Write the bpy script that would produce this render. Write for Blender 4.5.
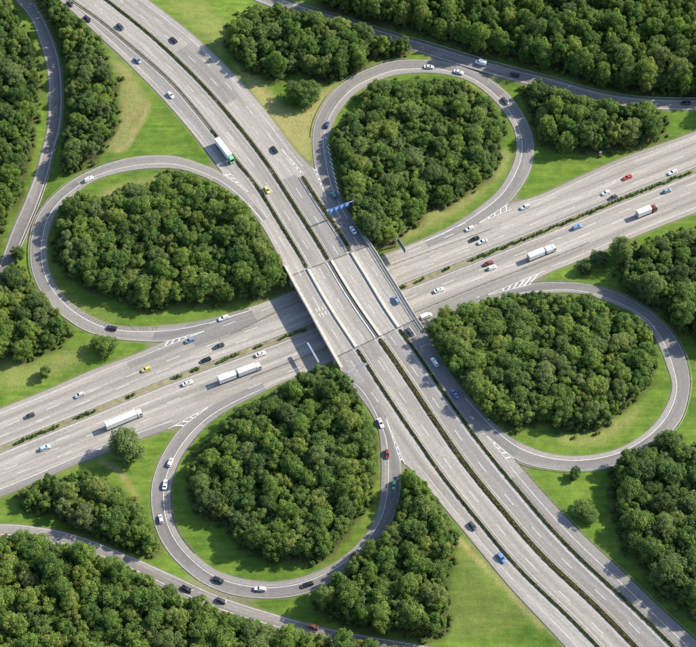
import bpy, bmesh, math, random
import numpy as np
from mathutils import Vector, Matrix
random.seed(11); np.random.seed(11)
SC = bpy.context.scene
for o in list(bpy.data.objects): bpy.data.objects.remove(o)
COL = SC.collection

# ------------------------------------------------------------------ camera
FPX, PITCH, DIST = 1800.0, math.radians(55), 774.0
CW, CH = 696.0, 647.0
CAM = np.array([0, -DIST*math.cos(PITCH), DIST*math.sin(PITCH)])
cd = bpy.data.cameras.new('camera'); co = bpy.data.objects.new('camera', cd); COL.objects.link(co)
cd.sensor_fit = 'HORIZONTAL'; cd.sensor_width = 36; cd.lens = 36*FPX/CW
cd.clip_start = 5; cd.clip_end = 6000
co.location = CAM; co.rotation_euler = (math.pi/2-PITCH, 0, 0)
SC.camera = co
# ------------------------------------------------------------------ light
SUN_EL, SUN_AZ = math.radians(34), math.atan2(1.0, 0.42)      # azimuth from +Y towards +X
w = bpy.data.worlds.new('World'); SC.world = w; w.use_nodes = True
nt = w.node_tree; bg = nt.nodes['Background']
sky = nt.nodes.new('ShaderNodeTexSky'); sky.sky_type = 'NISHITA'; sky.sun_disc = False
sky.sun_elevation = SUN_EL; sky.sun_rotation = SUN_AZ; sky.altitude = 300
nt.links.new(sky.outputs[0], bg.inputs[0]); bg.inputs[1].default_value = 0.125
sl = bpy.data.lights.new('sun', 'SUN'); so = bpy.data.objects.new('sun', sl); COL.objects.link(so)
sl.energy = 4.0; sl.angle = math.radians(1.2); sl.color = (1.0, 0.92, 0.79)
sd = Vector((math.sin(SUN_AZ)*math.cos(SUN_EL), math.cos(SUN_AZ)*math.cos(SUN_EL), math.sin(SUN_EL)))
so.rotation_euler = sd.to_track_quat('Z', 'Y').to_euler(); so.location = (300, 150, 250)
SC.view_settings.view_transform = 'Standard'; SC.view_settings.look = 'None'
SC.view_settings.gamma = 1; SC.view_settings.use_curve_mapping = False
SC.view_settings.exposure = 1.28
SC.render.engine = 'CYCLES'; SC.cycles.max_bounces = 6; SC.cycles.diffuse_bounces = 3

# ------------------------------------------------------------------ pixel <-> world
def unp(px, py, z):
    px = np.asarray(px, float); py = np.asarray(py, float); z = np.asarray(z, float)
    c, s = math.cos(PITCH), math.sin(PITCH)
    dx = px-CW/2; u = CH/2-py
    dy = FPX*c+u*s; dz = -FPX*s+u*c
    t = (z-CAM[2])/dz
    return np.stack([CAM[0]+t*dx, CAM[1]+t*dy, CAM[2]+t*dz], -1)
def proj(p):
    p = np.asarray(p, float)-CAM
    c, s = math.cos(PITCH), math.sin(PITCH)
    d = p[..., 1]*c-p[..., 2]*s; u = p[..., 1]*s+p[..., 2]*c
    return CW/2+FPX*p[..., 0]/d, CH/2-FPX*u/d
ZA, ZB = 6.5, 0.0

def smooth_poly(P, n=6):
    """Catmull-Rom through the points"""
    P = np.asarray(P, float)
    Q = np.vstack([2*P[0]-P[1], P, 2*P[-1]-P[-2]])
    out = []
    for i in range(1, len(Q)-2):
        a, b, c, d = Q[i-1], Q[i], Q[i+1], Q[i+2]
        for k in range(n):
            t = k/n
            out.append(0.5*((2*b)+(-a+c)*t+(2*a-5*b+4*c-d)*t*t+(-a+3*b-3*c+d)*t**3))
    out.append(P[-1]); return np.array(out)
def resample(P, N):
    P = np.asarray(P, float); L = np.r_[0, np.cumsum(np.linalg.norm(np.diff(P, axis=0), axis=1))]
    s = np.linspace(0, L[-1], N)
    return np.stack([np.interp(s, L, P[:, k]) for k in range(P.shape[1])], -1)
def soften(P, it):
    P = P.copy()
    for _ in range(it):
        P[1:-1] = 0.5*P[1:-1]+0.25*(P[:-2]+P[2:])
    return P
class Ref:
    """a curve in plan with arc length s and left-hand offset o"""
    def __init__(self, P, z, ext=60, it=60):
        P = unp(*np.array(P, float).T, z)[:, :2]
        P = smooth_poly(P, 8)
        L = np.linalg.norm(np.diff(P, axis=0), axis=1).sum()
        P = resample(P, int(L/2)+1); P = soften(P, it)
        t0 = P[0]-P[4]; t0 /= np.linalg.norm(t0); t1 = P[-1]-P[-5]; t1 /= np.linalg.norm(t1)
        k = np.arange(1, ext//2+1)[:, None]*2.0
        P = np.vstack([(P[0]+t0*k)[::-1], P, P[-1]+t1*k])
        self.P = P; self.L = np.r_[0, np.cumsum(np.linalg.norm(np.diff(P, axis=0), axis=1))]
        T = np.gradient(P, axis=0); T /= np.linalg.norm(T, axis=1)[:, None]; self.T = T
        self.N = np.stack([-T[:, 1], T[:, 0]], -1); self.len = self.L[-1]
    def so(self, Q):
        Q = np.atleast_2d(np.asarray(Q, float))[:, :2]
        i = np.argmin(((Q[:, None]-self.P[None])**2).sum(-1), axis=1)
        d = Q-self.P[i]
        return self.L[i]+(d*self.T[i]).sum(-1), (d*self.N[i]).sum(-1)
    def at(self, s, o):
        s = np.asarray(s, float); o = np.asarray(o, float)
        p = np.stack([np.interp(s, self.L, self.P[:, k]) for k in (0, 1)], -1)
        n = np.stack([np.interp(s, self.L, self.N[:, k]) for k in (0, 1)], -1)
        return p+n*o[..., None]
    def tan(self, s):
        return np.array([np.interp(s, self.L, self.T[:, k]) for k in (0, 1)])
    def off(self, px, z, it=0):
        """offset of a pixel polyline as a function of s"""
        Q = unp(*np.array(px, float).T, z)[:, :2]
        s, o = self.so(Q); k = np.argsort(s); s, o = s[k], o[k]
        g = np.linspace(0, self.len, int(self.len/2)); v = np.interp(g, s, o)
        for _ in range(it): v[1:-1] = .5*v[1:-1]+.25*(v[:-2]+v[2:])
        return lambda x: np.interp(x, g, v)

# ------------------------------------------------------------------ materials
def new_mat(name):
    m = bpy.data.materials.new(name); m.use_nodes = True
    return m, m.node_tree.nodes, m.node_tree.links, m.node_tree.nodes['Principled BSDF']
def simple(name, col, rough=.6, metal=0, noise=0.0, scale=2.0, spec=.4):
    m, N, L, b = new_mat(name)
    b.inputs['Roughness'].default_value = rough; b.inputs['Metallic'].default_value = metal
    b.inputs['Specular IOR Level'].default_value = spec
    if noise:
        tc = N.new('ShaderNodeTexCoord'); n = N.new('ShaderNodeTexNoise'); n.inputs['Scale'].default_value = scale
        n.inputs['Detail'].default_value = 5
        r = N.new('ShaderNodeValToRGB'); L.new(tc.outputs['Object'], n.inputs['Vector']); L.new(n.outputs[0], r.inputs[0])
        r.color_ramp.elements[0].position = .3; r.color_ramp.elements[1].position = .7
        r.color_ramp.elements[0].color = tuple(c*(1-noise) for c in col)+(1,)
        r.color_ramp.elements[1].color = tuple(min(1, c*(1+noise)) for c in col)+(1,)
        L.new(r.outputs[0], b.inputs['Base Color'])
    else: b.inputs['Base Color'].default_value = (*col, 1)
    return m
def mixc(N, L, a, b, f, mode='MIX'):
    x = N.new('ShaderNodeMix'); x.data_type = 'RGBA'; x.blend_type = mode
    for i, v in ((0, f), (6, a), (7, b)):
        if hasattr(v, 'is_linked') or isinstance(v, bpy.types.NodeSocket): L.new(v, x.inputs[i])
        else: x.inputs[i].default_value = v if i == 0 else (*v, 1)
    return x.outputs[2]
def ramp(N, L, src, p0, p1, c0=(0, 0, 0), c1=(1, 1, 1)):
    r = N.new('ShaderNodeValToRGB'); L.new(src, r.inputs[0])
    r.color_ramp.elements[0].position = p0; r.color_ramp.elements[1].position = p1
    r.color_ramp.elements[0].color = (*c0, 1); r.color_ramp.elements[1].color = (*c1, 1)
    return r.outputs[0]
def noise(N, L, vec, scale, detail=4, rough=.55):
    n = N.new('ShaderNodeTexNoise'); n.inputs['Scale'].default_value = scale
    n.inputs['Detail'].default_value = detail; n.inputs['Roughness'].default_value = rough
    L.new(vec, n.inputs['Vector']); return n.outputs[0]
def asphalt(name, c_dark, c_light, track=.5, seed=0.0, patch=.35):
    """wear streaks run along the lane (UV: u = metres along, v = metres across)"""
    m, N, L, b = new_mat(name)
    uv = N.new('ShaderNodeUVMap'); uv.uv_map = 'road'
    mp = N.new('ShaderNodeMapping'); L.new(uv.outputs[0], mp.inputs[0])
    mp.inputs['Scale'].default_value = (.006, .34, 1); mp.inputs['Location'].default_value = (seed, seed*3.1, 0)
    streak = ramp(N, L, noise(N, L, mp.outputs[0], 1.0, 3, .6), .36, .64)
    base = mixc(N, L, c_dark, c_light, streak)
    mp3 = N.new('ShaderNodeMapping'); L.new(uv.outputs[0], mp3.inputs[0])
    mp3.inputs['Scale'].default_value = (.05, 2.2, 1); mp3.inputs['Location'].default_value = (seed*2, seed, 0)
    tyre = ramp(N, L, noise(N, L, mp3.outputs[0], 1.0, 2), .42, .60)
    base = mixc(N, L, base, tuple(c*.80 for c in c_dark), tyre); base.node.inputs[0].default_value = 0
    mt = N.new('ShaderNodeMath'); mt.operation = 'MULTIPLY'; L.new(tyre, mt.inputs[0]); mt.inputs[1].default_value = track*.6
    L.new(mt.outputs[0], base.node.inputs[0])
    tc = N.new('ShaderNodeTexCoord')
    # broad repaving patches: stepped across the road
    mp2 = N.new('ShaderNodeMapping'); L.new(uv.outputs[0], mp2.inputs[0])
    mp2.inputs['Scale'].default_value = (.028, .25, 1); mp2.inputs['Location'].default_value = (seed*1.7, .3, 0)
    vo = N.new('ShaderNodeTexVoronoi'); vo.distance = 'CHEBYCHEV'; vo.inputs['Scale'].default_value = 1.0
    L.new(mp2.outputs[0], vo.inputs['Vector'])
    sep = N.new('ShaderNodeSeparateColor'); L.new(vo.outputs['Color'], sep.inputs[0])
    pm = N.new('ShaderNodeMath'); pm.operation = 'MULTIPLY'; L.new(ramp(N, L, sep.outputs[0], .55, .95), pm.inputs[0]); pm.inputs[1].default_value = patch
    base = mixc(N, L, base, tuple(c*.66 for c in c_dark), pm.outputs[0])
    f = noise(N, L, tc.outputs['Object'], .9, 6, .7)
    base = mixc(N, L, base, ramp(N, L, f, .3, .7, (.80, .80, .80), (1.14, 1.13, 1.1)), 1.0, 'MULTIPLY')
    L.new(base, b.inputs['Base Color']); b.inputs['Roughness'].default_value = .82
    b.inputs['Specular IOR Level'].default_value = .25
    bm_ = N.new('ShaderNodeBump'); bm_.inputs['Strength'].default_value = .15; bm_.inputs['Distance'].default_value = .05
    L.new(noise(N, L, tc.outputs['Object'], 6, 3), bm_.inputs['Height']); L.new(bm_.outputs[0], b.inputs['Normal'])
    return m
M = {}
M['asphA'] = asphalt('asphalt_upper_motorway', (.215, .199, .181), (.325, .302, .272), .5, 1.3)
M['asphB'] = asphalt('asphalt_lower_motorway', (.215, .199, .179), (.345, .319, .282), .5, 7.7)
M['asphL'] = asphalt('asphalt_loop', (.155, .147, .142), (.215, .203, .190), .4, 4.1, .35)
M['asphR'] = asphalt('asphalt_ramp', (.165, .15, .145), (.25, .23, .21), .4, 9.4, .5)
M['asphDeck'] = asphalt('asphalt_bridge_deck', (.225, .208, .188), (.33, .307, .277), .5, 2.6, .12)
M['asphPatch'] = asphalt('asphalt_patch', (.150, .143, .138), (.19, .18, .172), .3, 3.3, .2)
M['paint'] = simple('road_paint', (.56, .55, .52), .6, 0, .2, .8)
M['paintw'] = simple('road_paint_worn', (.42, .405, .375), .7, 0, .22, .5)
M['paintd'] = simple('road_paint_faded', (.46, .45, .42), .7, 0, .25, .6)
M['concrete'] = simple('concrete', (.42, .39, .33), .85, 0, .14, .5)
M['concd'] = simple('concrete_weathered', (.27, .25, .22), .9, 0, .2, .4)
M['joint'] = simple('joint_rubber_gap_shade', (.06, .055, .05), .8)  # rubber of the expansion joints; also the painted shade of the median slit
M['steel'] = simple('galvanised_steel', (.38, .38, .37), .5, .35, .1, 1)
M['steeld'] = simple('weathered_steel', (.22, .21, .19), .6, .3, .1, 1)
M['whitepost'] = simple('white_plastic', (.8, .8, .78), .5)
M['black'] = simple('black_plastic', (.02, .02, .02), .5)
M['signblue'] = simple('sign_blue', (.015, .14, .52), .4)
M['signwhite'] = simple('sign_white', (.8, .8, .8), .4)
M['signback'] = simple('sign_back_grey', (.075, .08, .085), .5)
M['tyre'] = simple('tyre_rubber', (.02, .02, .02), .8)
M['rim'] = simple('rim_alloy', (.45, .45, .46), .35, .8)
M['glass'] = simple('vehicle_glass', (.012, .016, .02), .06, 0, 0, 1, .8)
M['lamp'] = simple('headlight_lens', (.75, .75, .72), .15)
M['tail'] = simple('taillight_lens', (.35, .01, .01), .2)
M['tarp'] = simple('trailer_white', (.74, .74, .72), .5, 0, .05, .6)
M['chassis'] = simple('chassis_dark', (.04, .04, .042), .7)
m, N, L, b = new_mat('car_paint'); oi = N.new('ShaderNodeObjectInfo'); L.new(oi.outputs['Color'], b.inputs['Base Color'])
b.inputs['Roughness'].default_value = .28; b.inputs['Coat Weight'].default_value = .6; b.inputs['Coat Roughness'].default_value = .08
M['paintcar'] = m
m, N, L, b = new_mat('bark'); tc = N.new('ShaderNodeTexCoord')
L.new(ramp(N, L, noise(N, L, tc.outputs['Object'], 3), .3, .7, (.05, .04, .03), (.13, .11, .085)), b.inputs['Base Color']); b.inputs['Roughness'].default_value = .9
M['bark'] = m
def leaf_mat(name, stops, tintname='tint'):
    m, N, L, b = new_mat(name)
    at = N.new('ShaderNodeAttribute'); at.attribute_type = 'INSTANCER'; at.attribute_name = tintname
    r = N.new('ShaderNodeValToRGB'); lh = N.new('ShaderNodeAttribute'); lh.attribute_type = 'GEOMETRY'; lh.attribute_name = 'lh'
    ma = N.new('ShaderNodeMath'); ma.operation = 'ADD'; L.new(at.outputs['Fac'], ma.inputs[0]); L.new(lh.outputs['Fac'], ma.inputs[1]); L.new(ma.outputs[0], r.inputs[0])
    while len(r.color_ramp.elements) < len(stops): r.color_ramp.elements.new(.5)
    for e, (p, c) in zip(r.color_ramp.elements, stops): e.position = p; e.color = (*c, 1)
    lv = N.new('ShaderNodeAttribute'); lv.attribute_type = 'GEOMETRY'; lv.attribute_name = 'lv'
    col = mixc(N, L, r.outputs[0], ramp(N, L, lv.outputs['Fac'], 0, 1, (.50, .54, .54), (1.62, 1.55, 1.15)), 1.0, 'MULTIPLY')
    tc = N.new('ShaderNodeTexCoord')
    col = mixc(N, L, col, ramp(N, L, noise(N, L, tc.outputs['Object'], .55, 3), .35, .7, (.76, .80, .85), (1.22, 1.2, .95)), 1.0, 'MULTIPLY')
    pa = N.new('ShaderNodeAttribute'); pa.attribute_type = 'INSTANCER'; pa.attribute_name = 'pale'
    col = mixc(N, L, col, (.165, .195, .082), pa.outputs['Fac'])
    L.new(col, b.inputs['Base Color']); b.inputs['Roughness'].default_value = .6; b.inputs['Specular IOR Level'].default_value = .25
    tr = N.new('ShaderNodeBsdfTranslucent'); L.new(mixc(N, L, col, (1.2, 1.35, .5), 1.0, 'MULTIPLY'), tr.inputs[0])
    mx = N.new('ShaderNodeMixShader'); mx.inputs[0].default_value = .36
    L.new(b.outputs[0], mx.inputs[1]); L.new(tr.outputs[0], mx.inputs[2])
    L.new(mx.outputs[0], N['Material Output'].inputs['Surface'])
    return m
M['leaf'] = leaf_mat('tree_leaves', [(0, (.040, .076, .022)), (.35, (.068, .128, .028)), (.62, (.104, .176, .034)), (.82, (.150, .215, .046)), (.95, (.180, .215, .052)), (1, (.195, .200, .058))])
M['hedge'] = leaf_mat('hedge_leaves', [(0, (.055, .072, .022)), (.5, (.085, .095, .032)), (1, (.12, .10, .05))])

# ------------------------------------------------------------------ object helpers
def tag(o, label=None, cat=None, group=None, kind=None):
    if label: o['label'] = label
    if cat: o['category'] = cat
    if group: o['group'] = group
    if kind: o['kind'] = kind
    return o
def mesh(name, V, F, mats=None, uv=None, midx=None, smooth=False):
    me = bpy.data.meshes.new(name)
    me.from_pydata([tuple(map(float, v)) for v in V], [], [tuple(map(int, f)) for f in F])
    if mats:
        for x in (mats if isinstance(mats, (list, tuple)) else [mats]): me.materials.append(x)
    if uv is not None:
        ul = me.uv_layers.new(name='road'); li = np.zeros(len(me.loops), int); me.loops.foreach_get('vertex_index', li)
        ul.data.foreach_set('uv', np.asarray(uv, float)[li].astype(np.float32).ravel())
    if midx is not None: me.polygons.foreach_set('material_index', midx)
    if smooth: me.polygons.foreach_set('use_smooth', [True]*len(me.polygons))
    me.update(); return me
def obj(name, me, parent=None, loc=(0, 0, 0), rotz=0):
    o = bpy.data.objects.new(name, me); COL.objects.link(o); o.parent = parent
    o.location = loc; o.rotation_euler = (0, 0, rotz); return o
def empty(name, loc=(0, 0, 0), rotz=0):
    o = bpy.data.objects.new(name, None); COL.objects.link(o); o.location = loc; o.rotation_euler = (0, 0, rotz)
    o.empty_display_size = .5; return o
class MB:
    def __init__(s): s.V = []; s.F = []
    def add(s, V, F):
        n = len(s.V); s.V += [tuple(v) for v in V]; s.F += [tuple(i+n for i in f) for f in F]; return s
    def box(s, x0, x1, y0, y1, z0, z1):
        V = [(x, y, z) for z in (z0, z1) for y in (y0, y1) for x in (x0, x1)]
        return s.add(V, [(0, 2, 3, 1), (4, 5, 7, 6), (0, 1, 5, 4), (2, 6, 7, 3), (0, 4, 6, 2), (1, 3, 7, 5)])
    def frustum(s, b, t):
        """b, t: (x0,x1,y0,y1,z)"""
        V = [(b[0], b[2], b[4]), (b[1], b[2], b[4]), (b[0], b[3], b[4]), (b[1], b[3], b[4]), (t[0], t[2], t[4]), (t[1], t[2], t[4]), (t[0], t[3], t[4]), (t[1], t[3], t[4])]
        return s.add(V, [(0, 2, 3, 1), (4, 5, 7, 6), (0, 1, 5, 4), (2, 6, 7, 3), (0, 4, 6, 2), (1, 3, 7, 5)])
    def tube(s, p, q, r0, r1=None, n=8):
        r1 = r0 if r1 is None else r1
        p, q = Vector(p), Vector(q); d = (q-p).normalized(); a = d.orthogonal().normalized(); b_ = d.cross(a)
        V = []
        for c, r in ((p, r0), (q, r1)):
            for k in range(n): V.append(c+(a*math.cos(2*math.pi*k/n)+b_*math.sin(2*math.pi*k/n))*r)
        F = [(k, (k+1) % n, n+(k+1) % n, n+k) for k in range(n)]+[tuple(range(n-1, -1, -1)), tuple(range(n, 2*n))]
        return s.add(V, F)
    def me(s, name, mats, smooth=False): return mesh(name, s.V, s.F, mats, smooth=smooth)
def ribbon_mesh(name, Lp, Rp, mat, uv=None, depth=0.0, cols=1):
    """sheet between two 3-D polylines of equal length; depth > 0 adds side skirts"""
    n = len(Lp); V = []; UV = []
    mid = (Lp+Rp)/2; u = np.r_[0, np.cumsum(np.linalg.norm(np.diff(mid[:, :2], axis=0), axis=1))]
    for i in range(n):
        wd = np.linalg.norm(Lp[i]-Rp[i])
        for c in range(cols+1):
            f = c/cols; V.append(Lp[i]*(1-f)+Rp[i]*f)
            UV.append((u[i], -f*wd) if uv is None else (uv[i][0], uv[i][1]*(1-f)+uv[i][2]*f))
    k = cols+1
    F = [(i*k+c, i*k+c+1, (i+1)*k+c+1, (i+1)*k+c) for i in range(n-1) for c in range(cols)]
    # make normals face up
    a = np.array(V[F[0][1]])-np.array(V[F[0][0]]); b_ = np.array(V[F[0][3]])-np.array(V[F[0][0]])
    if np.cross(a, b_)[2] < 0: F = [f[::-1] for f in F]
    if depth:
        m0 = len(V)
        for i in range(n):
            for P, dd in ((Lp[i], 0), (Rp[i], cols)):
                V.append(P-np.array([0, 0, depth])); UV.append(UV[i*k+dd])
        for i in range(n-1):
            F.append((i*k, (i+1)*k, m0+2*(i+1), m0+2*i)); F.append((i*k+cols, (i+1)*k+cols, m0+2*(i+1)+1, m0+2*i+1))
    return mesh(name, V, F, mat, UV)
def tri3(P2, z): return np.column_stack([P2, np.full(len(P2), z) if np.isscalar(z) else z])

# ------------------------------------------------------------------ the two motorways in plan
STRIP2 = [(106.6, 0), (140, 26), (172, 54.3), (206.4, 88.5), (241, 129), (260.7, 154), (279.5, 181.5), (296, 208.5), (312, 232.6), (329, 260.5), (349.5, 296), (379, 338), (404.4, 374.4), (413, 388.8), (420, 398.5), (466, 466.5), (509.5, 518), (528.6, 543), (557, 571), (596, 605.5), (634.5, 646)]
STRIP1 = [(70.4, 0), (94.6, 16), (120.7, 38), (139.5, 53.5), (170, 80.5), (211, 129.5), (236.6, 162), (254.7, 182.3), (279.5, 222), (292, 242.7), (307, 267.5), (329, 306), (359, 351.5), (370.5, 370.7), (383, 389.5), (400.7, 416), (419.5, 443), (476, 518), (506.5, 555), (557.5, 606), (597, 646)]
STRIP3 = [(290, 157), (302, 176), (320, 204.5), (338.4, 230.6), (350, 251), (367, 277), (387.5, 312), (401, 331.5), (418.5, 355.7), (441, 389.5), (470.3, 430), (500.5, 468.5), (541.7, 518), (557.5, 535), (606, 583), (672.7, 646)]
AL = [(60, 0), (103, 40), (139.5, 74.5), (164, 100), (190, 130), (222, 173), (244.6, 204.5), (260.7, 222.6), (278.8, 256), (288.5, 274), (310, 312), (344.4, 375), (354, 389), (368.5, 408), (380, 428), (392, 448), (400.5, 461), (419.5, 476.5), (453, 518), (490, 563), (560, 641)]
AR = [(148, 0), (172, 18), (206.4, 46.3), (236.6, 76.5), (260.7, 104.6), (280, 130), (296, 152), (311, 167), (328, 182), (343, 203), (360, 230.5), (374.2, 250), (400.4, 292.3), (410, 309.4), (419, 323), (429, 338), (442, 359), (450, 373), (462, 389), (486, 418), (500, 440), (514.6, 459.4), (540.7, 490.6), (563, 514), (606, 557), (656.6, 605.5), (695, 640)]
RA = Ref(STRIP2, ZA)
aL, aR, a1, a3 = RA.off(AL, ZA, 8), RA.off(AR, ZA, 8), RA.off(STRIP1, ZA, 20), RA.off(STRIP3, ZA, 20)
def sA(px, py): return float(RA.so(unp(px, py, ZA)[None])[0][0])
S0, S1 = sA(330.5, 260.5), sA(377.5, 337.5)              # expansion joints of the bridge
BMED = [(0, 450), (40, 433.5), (86.5, 415), (141, 392), (180, 376.7), (228.5, 358.6), (279.5, 339.5), (312, 327), (400.4, 288), (420, 281), (450, 269), (477, 259), (520.6, 241), (557, 226.6), (622.4, 199.4), (694.8, 171)]
BT = [(0, 409), (48.3, 389.5), (90.5, 370.7), (140, 352.6), (164, 342), (190, 329), (220.5, 316.3), (248.6, 308.3), (278.8, 297), (295, 290), (380, 256), (400, 249), (420, 240.5), (446, 228.6), (478, 214.5), (508.5, 203.4), (536.7, 197), (556, 187.7), (616.4, 160), (692, 133)]
BB = [(0, 496.6), (40, 480.5), (80.5, 462.4), (118.7, 449), (140, 439), (181, 425), (214, 413), (236.6, 404), (266.8, 390), (280, 382.7), (310, 372), (334, 360.5), (420, 331), (460, 313), (498, 299), (515, 290), (532.7, 281), (549, 272), (578, 261), (632.5, 237.6), (695, 212.5)]
RB = Ref(BMED, ZB)
bT, bB = RB.off(BT, ZB, 6), RB.off(BB, ZB, 6)
BTSEP = [(236.6, 332.4), (280, 310.5), (298, 303), (388, 267), (450, 244.5), (500, 226)]
BBSEP = [(245, 380.5), (290, 362.5), (325, 349), (420, 311), (480, 286), (549, 259.5), (582, 246)]
bts, bbs = RB.off(BTSEP, ZB, 10), RB.off(BBSEP, ZB, 10)
def sB(px, py): return float(RB.so(unp(px, py, ZB)[None])[0][0])

# ------------------------------------------------------------------ loops and ramps: edge polylines, listed in the direction of traffic
LOOPS = {}
LOOPS['NW'] = dict(inner=[(248.6, 308.3), (220.5, 316.3), (190.3, 322.4), (164, 325.4), (140, 327), (120.7, 326), (104.6, 322.4), (84.5, 312.3), (66.4, 298.2), (52.3, 278), (47.3, 259.5), (47.3, 242.7), (52.3, 220.5), (62.4, 204.4), (76.5, 192.4), (94.6, 180.3), (116.7, 173.3), (140, 169.2), (160, 168), (182, 169.5), (206, 178), (224.5, 188), (244.6, 204.5), (260.7, 222.6)],
    outer=[(250, 316), (225, 324.5), (198, 334), (166, 341.5), (140, 341), (118.7, 339.5), (94.6, 334.4), (78.5, 327.4), (60.4, 314.3), (43.3, 296.2), (34.2, 278), (30, 260), (31.2, 238.7), (37.2, 216.5), (50.3, 198.4), (70.4, 181.3), (90.5, 170.2), (110.7, 162.2), (140, 156.2), (166, 155.3), (182, 157.5), (203, 164.5), (222, 173), (245, 193), (266, 219)],
    na=(166, 341.5), nb=(222, 173), za=ZB, zb=ZA)
LOOPS['NE'] = dict(inner=[(352, 219), (344, 203), (337, 186), (331.5, 163), (328, 146), (331, 128.8), (338.4, 112.7), (354.4, 93.6), (376.6, 81.5), (392.7, 75.5), (420, 72.6), (446, 74.4), (470.3, 81.5), (490.4, 96.6), (504.5, 112.7), (514, 129.5), (516.6, 150), (510.5, 170), (496.5, 192.4), (474.3, 210.5), (446, 228.6), (424, 238.5)],
    outer=[(338, 219), (328, 202), (319, 182), (314.5, 165), (312.5, 146), (313, 129.5), (318, 114.7), (330, 94.6), (350.4, 77.5), (376.6, 65.4), (396.7, 60.4), (420, 59.8), (446, 62), (472.3, 69.4), (500.5, 86.5), (518.6, 106.6), (530.7, 129.4), (534.3, 148), (530.7, 170), (520.6, 188.4), (508.5, 203), (482, 222), (452, 237), (428, 247)],
    na=(314.5, 165), nb=(508.5, 203), za=ZA, zb=ZB)
LOOPS['SE'] = dict(inner=[(464, 312), (498.5, 300), (524.6, 296), (556, 293), (574, 293), (592.2, 296.2), (616.4, 305.3), (640.5, 318), (656.6, 340.5), (667.7, 368.7), (672.2, 389.5), (660.6, 416), (642.5, 435), (616.4, 449.4), (586, 455.6), (557, 455), (532.7, 448.4), (510.5, 437.3), (486.4, 416), (468, 396)],
    outer=[(464, 304), (497, 292), (532.7, 283), (556, 282), (586, 283.7), (616.4, 292.2), (646.5, 308.3), (670.7, 330.4), (684.8, 354.6), (690, 377), (689.8, 390), (684.8, 412), (674.7, 429), (645, 452), (611, 466.5), (582, 471), (557.5, 470), (532.7, 466), (514.6, 459), (494, 442), (476, 424), (458, 402)],
    na=(532.7, 283), nb=(514.6, 459), za=ZB, zb=ZA)
LOOPS['SW'] = dict(inner=[(350, 384), (357.5, 391), (368.5, 408), (378.6, 430), (380.8, 450), (381.4, 474), (379.6, 502.7), (375.1, 518), (364.5, 536), (346.4, 554.2), (326.3, 567.3), (304, 576.4), (280, 581.4), (260.7, 581.4), (236.6, 577.4), (214.4, 569.3), (194.3, 553), (180.2, 535), (172.7, 518), (171, 502.7), (171.2, 486.6), (176.2, 468.5), (184.3, 452.4), (198.4, 434), (214.4, 419), (236.6, 405), (266.8, 390)],
    outer=[(364, 383), (372, 390), (386.6, 418), (396.7, 442), (401, 464), (400.9, 486), (398, 503), (389, 527), (370, 552), (345, 574), (314.2, 590.4), (298, 595.5), (280, 598.3), (260.7, 598.5), (234.6, 595.5), (210.4, 587.4), (190.3, 574.3), (170.2, 555), (158, 535), (153, 518), (150.5, 494.6), (155, 470.5), (166, 448), (181, 428), (205, 409), (234, 395), (262, 383)],
    na=(401, 464), nb=(181, 428), za=ZA, zb=ZB)
RAMPS = {}
RAMPS['NWR'] = dict(inner=[(2, -14), (15, 0), (30.2, 18), (38.2, 38.2), (45.3, 60.4), (48.3, 84.5), (48.3, 112.7), (46.5, 130), (41.2, 152), (34.2, 176.3), (22.1, 206.5), (12, 228.6), (2, 256.8), (-8, 284), (-16, 306)],
    outer=[(20, -14), (32.2, 0), (42.3, 16), (53.3, 40.2), (60, 64.4), (62.4, 88.5), (62.4, 108.6), (60, 129.5), (53.3, 152), (48.3, 174.3), (37.2, 206.5), (26.2, 232.6), (14, 260), (4, 286), (-4, 308)], z=3.0)
RAMPS['NER'] = dict(inner=[(730, 98), (695, 99.6), (646.5, 98.4), (616.4, 95), (586, 88.5), (558, 80), (524.6, 71.4), (490.4, 62.4), (460.2, 53.3), (420, 41.2), (384.6, 31), (360.5, 23), (340.4, 17), (310, 8), (284, -1), (262, -10), (230, -24)],
    outer=[(730, 109), (695, 110), (656, 109), (616, 105), (586, 98.5), (559, 91), (526.6, 84), (500.5, 77), (480.4, 71), (450, 62), (420, 52.5), (384, 42), (360, 34), (340, 28), (308, 19), (280, 10), (256, 1), (222, -12)], z=3.2)
RAMPS['SWR'] = dict(inner=[(-40, 527), (2, 524), (30.2, 526), (60.4, 531), (90.5, 540), (120.7, 552.2), (140, 560.3), (180.2, 578.4), (210.4, 592.5), (240.6, 603.5), (280, 615.6), (320.2, 626.7), (360.5, 634.7), (418.8, 644.8), (470, 655), (520, 668)],
    outer=[(-40, 541), (2, 538), (30, 540), (60, 546), (90, 555), (117, 565), (134, 573), (172, 592), (203, 606), (235, 618), (277, 630), (318, 641), (358, 649), (416, 659), (466, 670), (514, 683)], z=3.0)

def ribbon_px(d):
    I = soften(resample(smooth_poly(d['inner'], 8), 240), 10); O = soften(resample(smooth_poly(d['outer'], 8), 240), 10)
    if 'na' in d:
        ia = np.argmin(((O-np.array(d['na']))**2).sum(1)); ib = np.argmin(((O-np.array(d['nb']))**2).sum(1))
        t = np.clip((np.arange(240)-ia)/max(1, ib-ia), 0, 1); t = t*t*(3-2*t)*.35+t*.65
        z = d['za']+(d['zb']-d['za'])*t
    else: z = np.full(240, d['z'])
    d['z3'] = z+.02
    d['I'] = unp(I[:, 0], I[:, 1], z+.02); d['O'] = unp(O[:, 0], O[:, 1], z+.02)
    n = int(np.linalg.norm(np.diff(d['I'], axis=0), axis=1).sum()/1.5)
    idx = np.linspace(0, 239, n)
    for k in 'IO': d[k] = np.stack([np.interp(idx, np.arange(240), d[k][:, c]) for c in range(3)], -1)
    return d
for d in list(LOOPS.values())+list(RAMPS.values()): ribbon_px(d)

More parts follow.
